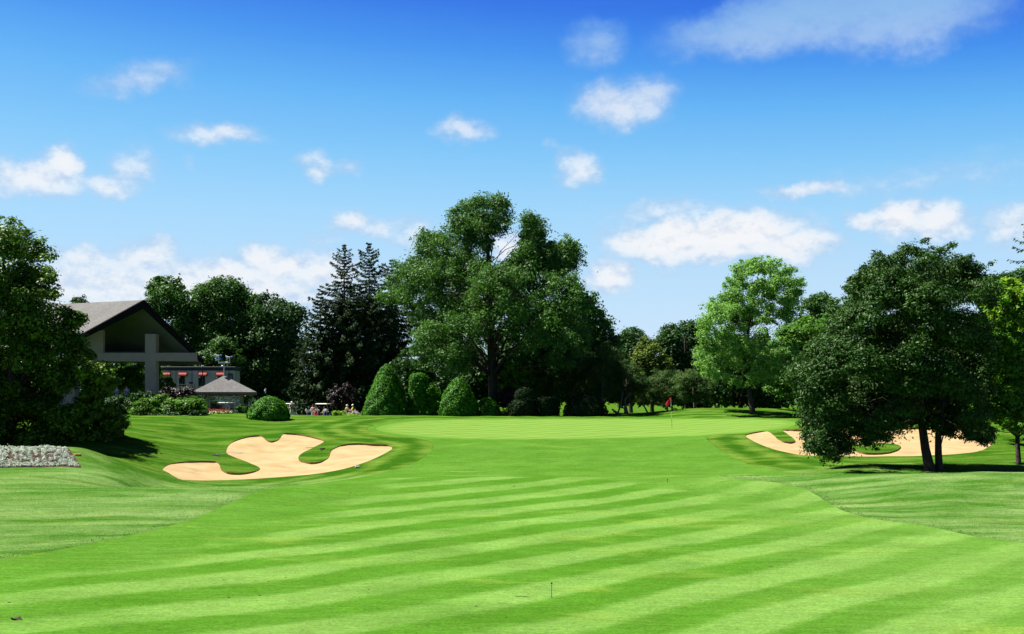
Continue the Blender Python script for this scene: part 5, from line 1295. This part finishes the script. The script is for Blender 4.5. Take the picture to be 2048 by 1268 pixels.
# clouds: each an ellipse of azimuth and elevation, torn by noise: px, py, rx, ry, strength, tilt
CL = [(1600,36,235,58,.95,-.12),(1800,8,185,78,.95,0),(1480,60,120,38,.85,0),(1190,86,64,44,.70,0),(1235,205,92,44,.85,0),(1300,195,50,42,.8,0),
 (1160,340,50,36,.72,0),(1107,302,20,12,.4,0),(922,258,60,24,.68,0),(430,270,90,22,.7,-.05),(290,155,100,26,.62,-.22),(70,358,95,36,.82,0),(125,330,38,40,.9,0),(5,330,30,30,.6,0),
 (225,372,52,24,.7,0),(265,335,42,42,.62,0),(378,328,14,20,.35,0),(625,325,34,22,.55,0),(640,345,36,18,.65,0),(695,345,34,16,.5,0),
 (1350,480,120,44,1.0,0),(1460,470,150,46,1.0,0),(1580,490,90,34,.9,0),(1450,500,210,24,.85,0),(1330,420,120,26,.58,0),(1260,478,60,36,.9,0),(1545,440,50,16,.4,0),
 (1800,440,70,38,.92,0),(1875,446,70,34,.85,0),(1735,442,46,22,.8,0),(2040,450,70,42,.72,0),(1222,553,50,32,.85,0),(1330,546,28,16,.42,0),(1620,380,100,17,.72,-.07),(1850,352,260,36,.38,-.08),
 (705,442,44,26,.75,0),(750,458,40,22,.65,0),(650,470,60,20,.4,0),(830,462,60,36,.6,0),(1012,488,40,24,.8,0),
 (290,512,60,34,.8,0),(320,500,30,30,.7,0),(180,520,90,26,.7,0),(400,572,360,52,.80,0),(520,510,50,30,.85,0),(570,530,70,34,.85,0),(455,545,90,30,.85,0),(160,580,240,55,.75,0),(300,610,420,40,.6,0),(660,600,200,40,.45,0),(640,545,80,46,.8,0),(880,560,160,40,.5,0)]
pv = t.n('ShaderNodeCombineXYZ'); t.set(pv, 0, az); t.set(pv, 1, el); pvv = pv.outputs[0]
wn = t.n('ShaderNodeTexNoise'); t.set(wn, 'Vector', pvv); t.set(wn, 'Scale', 26.0); t.set(wn, 'Detail', 5.0); t.set(wn, 'Roughness', .6)
warp = t.vmath('SCALE', t.vmath('SUBTRACT', wn.outputs['Color'], (.5, .5, .5)), scale=.030)
pw = t.vmath('ADD', pvv, warp)
Fm = None
for (px, py, rx, ry, s_, tl) in CL:
    a0 = math.atan((px-CX)/F); e0 = math.atan2(HY-py, math.hypot(F, px-CX))
    r1 = rx/F*1.42; r2 = ry/F*1.45
    d_ = t.mapping(pw, (1/r1, 1/r2, 0), (0, 0, 0), (-a0/r1, -e0/r2, 0)) if tl == 0 else None
    if d_ is None:
        q0 = t.vmath('SUBTRACT', pw, (a0, e0, 0)); d_ = t.mapping(q0, (1, 1, 0), (0, 0, tl)); d_ = t.vmath('MULTIPLY', d_, (1/r1, 1/r2, 0))
    l_ = t.vmath('LENGTH', d_)
    f_ = t.math('MULTIPLY', t.math('SUBTRACT', 1.0, t.math('MULTIPLY', l_, l_), clamp=True), s_)
    if Fm is None: Fm = f_
    else:
        nd = t.n('ShaderNodeMath', operation='SMOOTH_MAX'); t.set(nd, 0, Fm); t.set(nd, 1, f_); t.set(nd, 2, .12); Fm = nd.outputs[0]
fb = t.noise(t.mapping(pvv, (1, 1.5, 1)), 42.0, 8, .62); fb2 = t.noise(pvv, 120.0, 5, .7)
dn = t.math('ADD', Fm, t.math('MULTIPLY', t.math('SUBTRACT', fb, .5), t.ss(Fm, 0.0, .25, 0, .62)))
dn = t.math('ADD', dn, t.math('MULTIPLY', t.math('SUBTRACT', fb2, .5), t.ss(Fm, .02, .2, 0, .08)))
al = t.ss(dn, .03, .92)
al = t.math('MULTIPLY', al, t.lin(Fm, .15, .95, .50, .97))
# brighter crowns, greyer undersides
up = t.noise(t.vmath('ADD', t.mapping(pvv, (1, 1.5, 1)), (0, .010, 0)), 42.0, 4, .62)
shd = t.math('SUBTRACT', t.noise(t.mapping(pvv, (1, 1.5, 1)), 42.0, 4, .62), up)
lit = t.math('ADD', t.ss(dn, .25, .85), t.math('MULTIPLY', shd, 2.2), clamp=True)
cc = t.mix(lit, lin3(190,207,234), lin3(246,247,250))
hi_ = t.ss(dz, .20, .31)
cc = t.mix(t.math('MULTIPLY', hi_, .92), cc, lin3(124,180,236))
fin = t.mix(al, base, cc)
bg = t.n('ShaderNodeBackground'); t.set(bg, 'Color', fin); t.set(bg, 'Strength', 1.0)
wo = t.n('ShaderNodeOutputWorld'); t.set(wo, 'Surface', bg.outputs[0])
w.cycles.sampling_method = 'NONE'
sc.cycles.max_bounces = 4; sc.cycles.diffuse_bounces = 2; sc.cycles.glossy_bounces = 1; sc.cycles.transmission_bounces = 3; sc.cycles.transparent_max_bounces = 4
cam = bpy.data.cameras.new('camera'); co_ = bpy.data.objects.new('camera', cam); COL.objects.link(co_)
co_.location = (0, 0, 0); co_.rotation_euler = (R(90), 0, 0)
cam.lens = F/2048*36; cam.sensor_width = 36; cam.shift_y = (HY-634)/2048; cam.clip_end = 20000; cam.clip_start = .1
sc.camera = co_
vs = sc.view_settings; vs.view_transform = 'Standard'; vs.look = 'None'; vs.exposure = EX; vs.gamma = 1; vs.use_curve_mapping = False
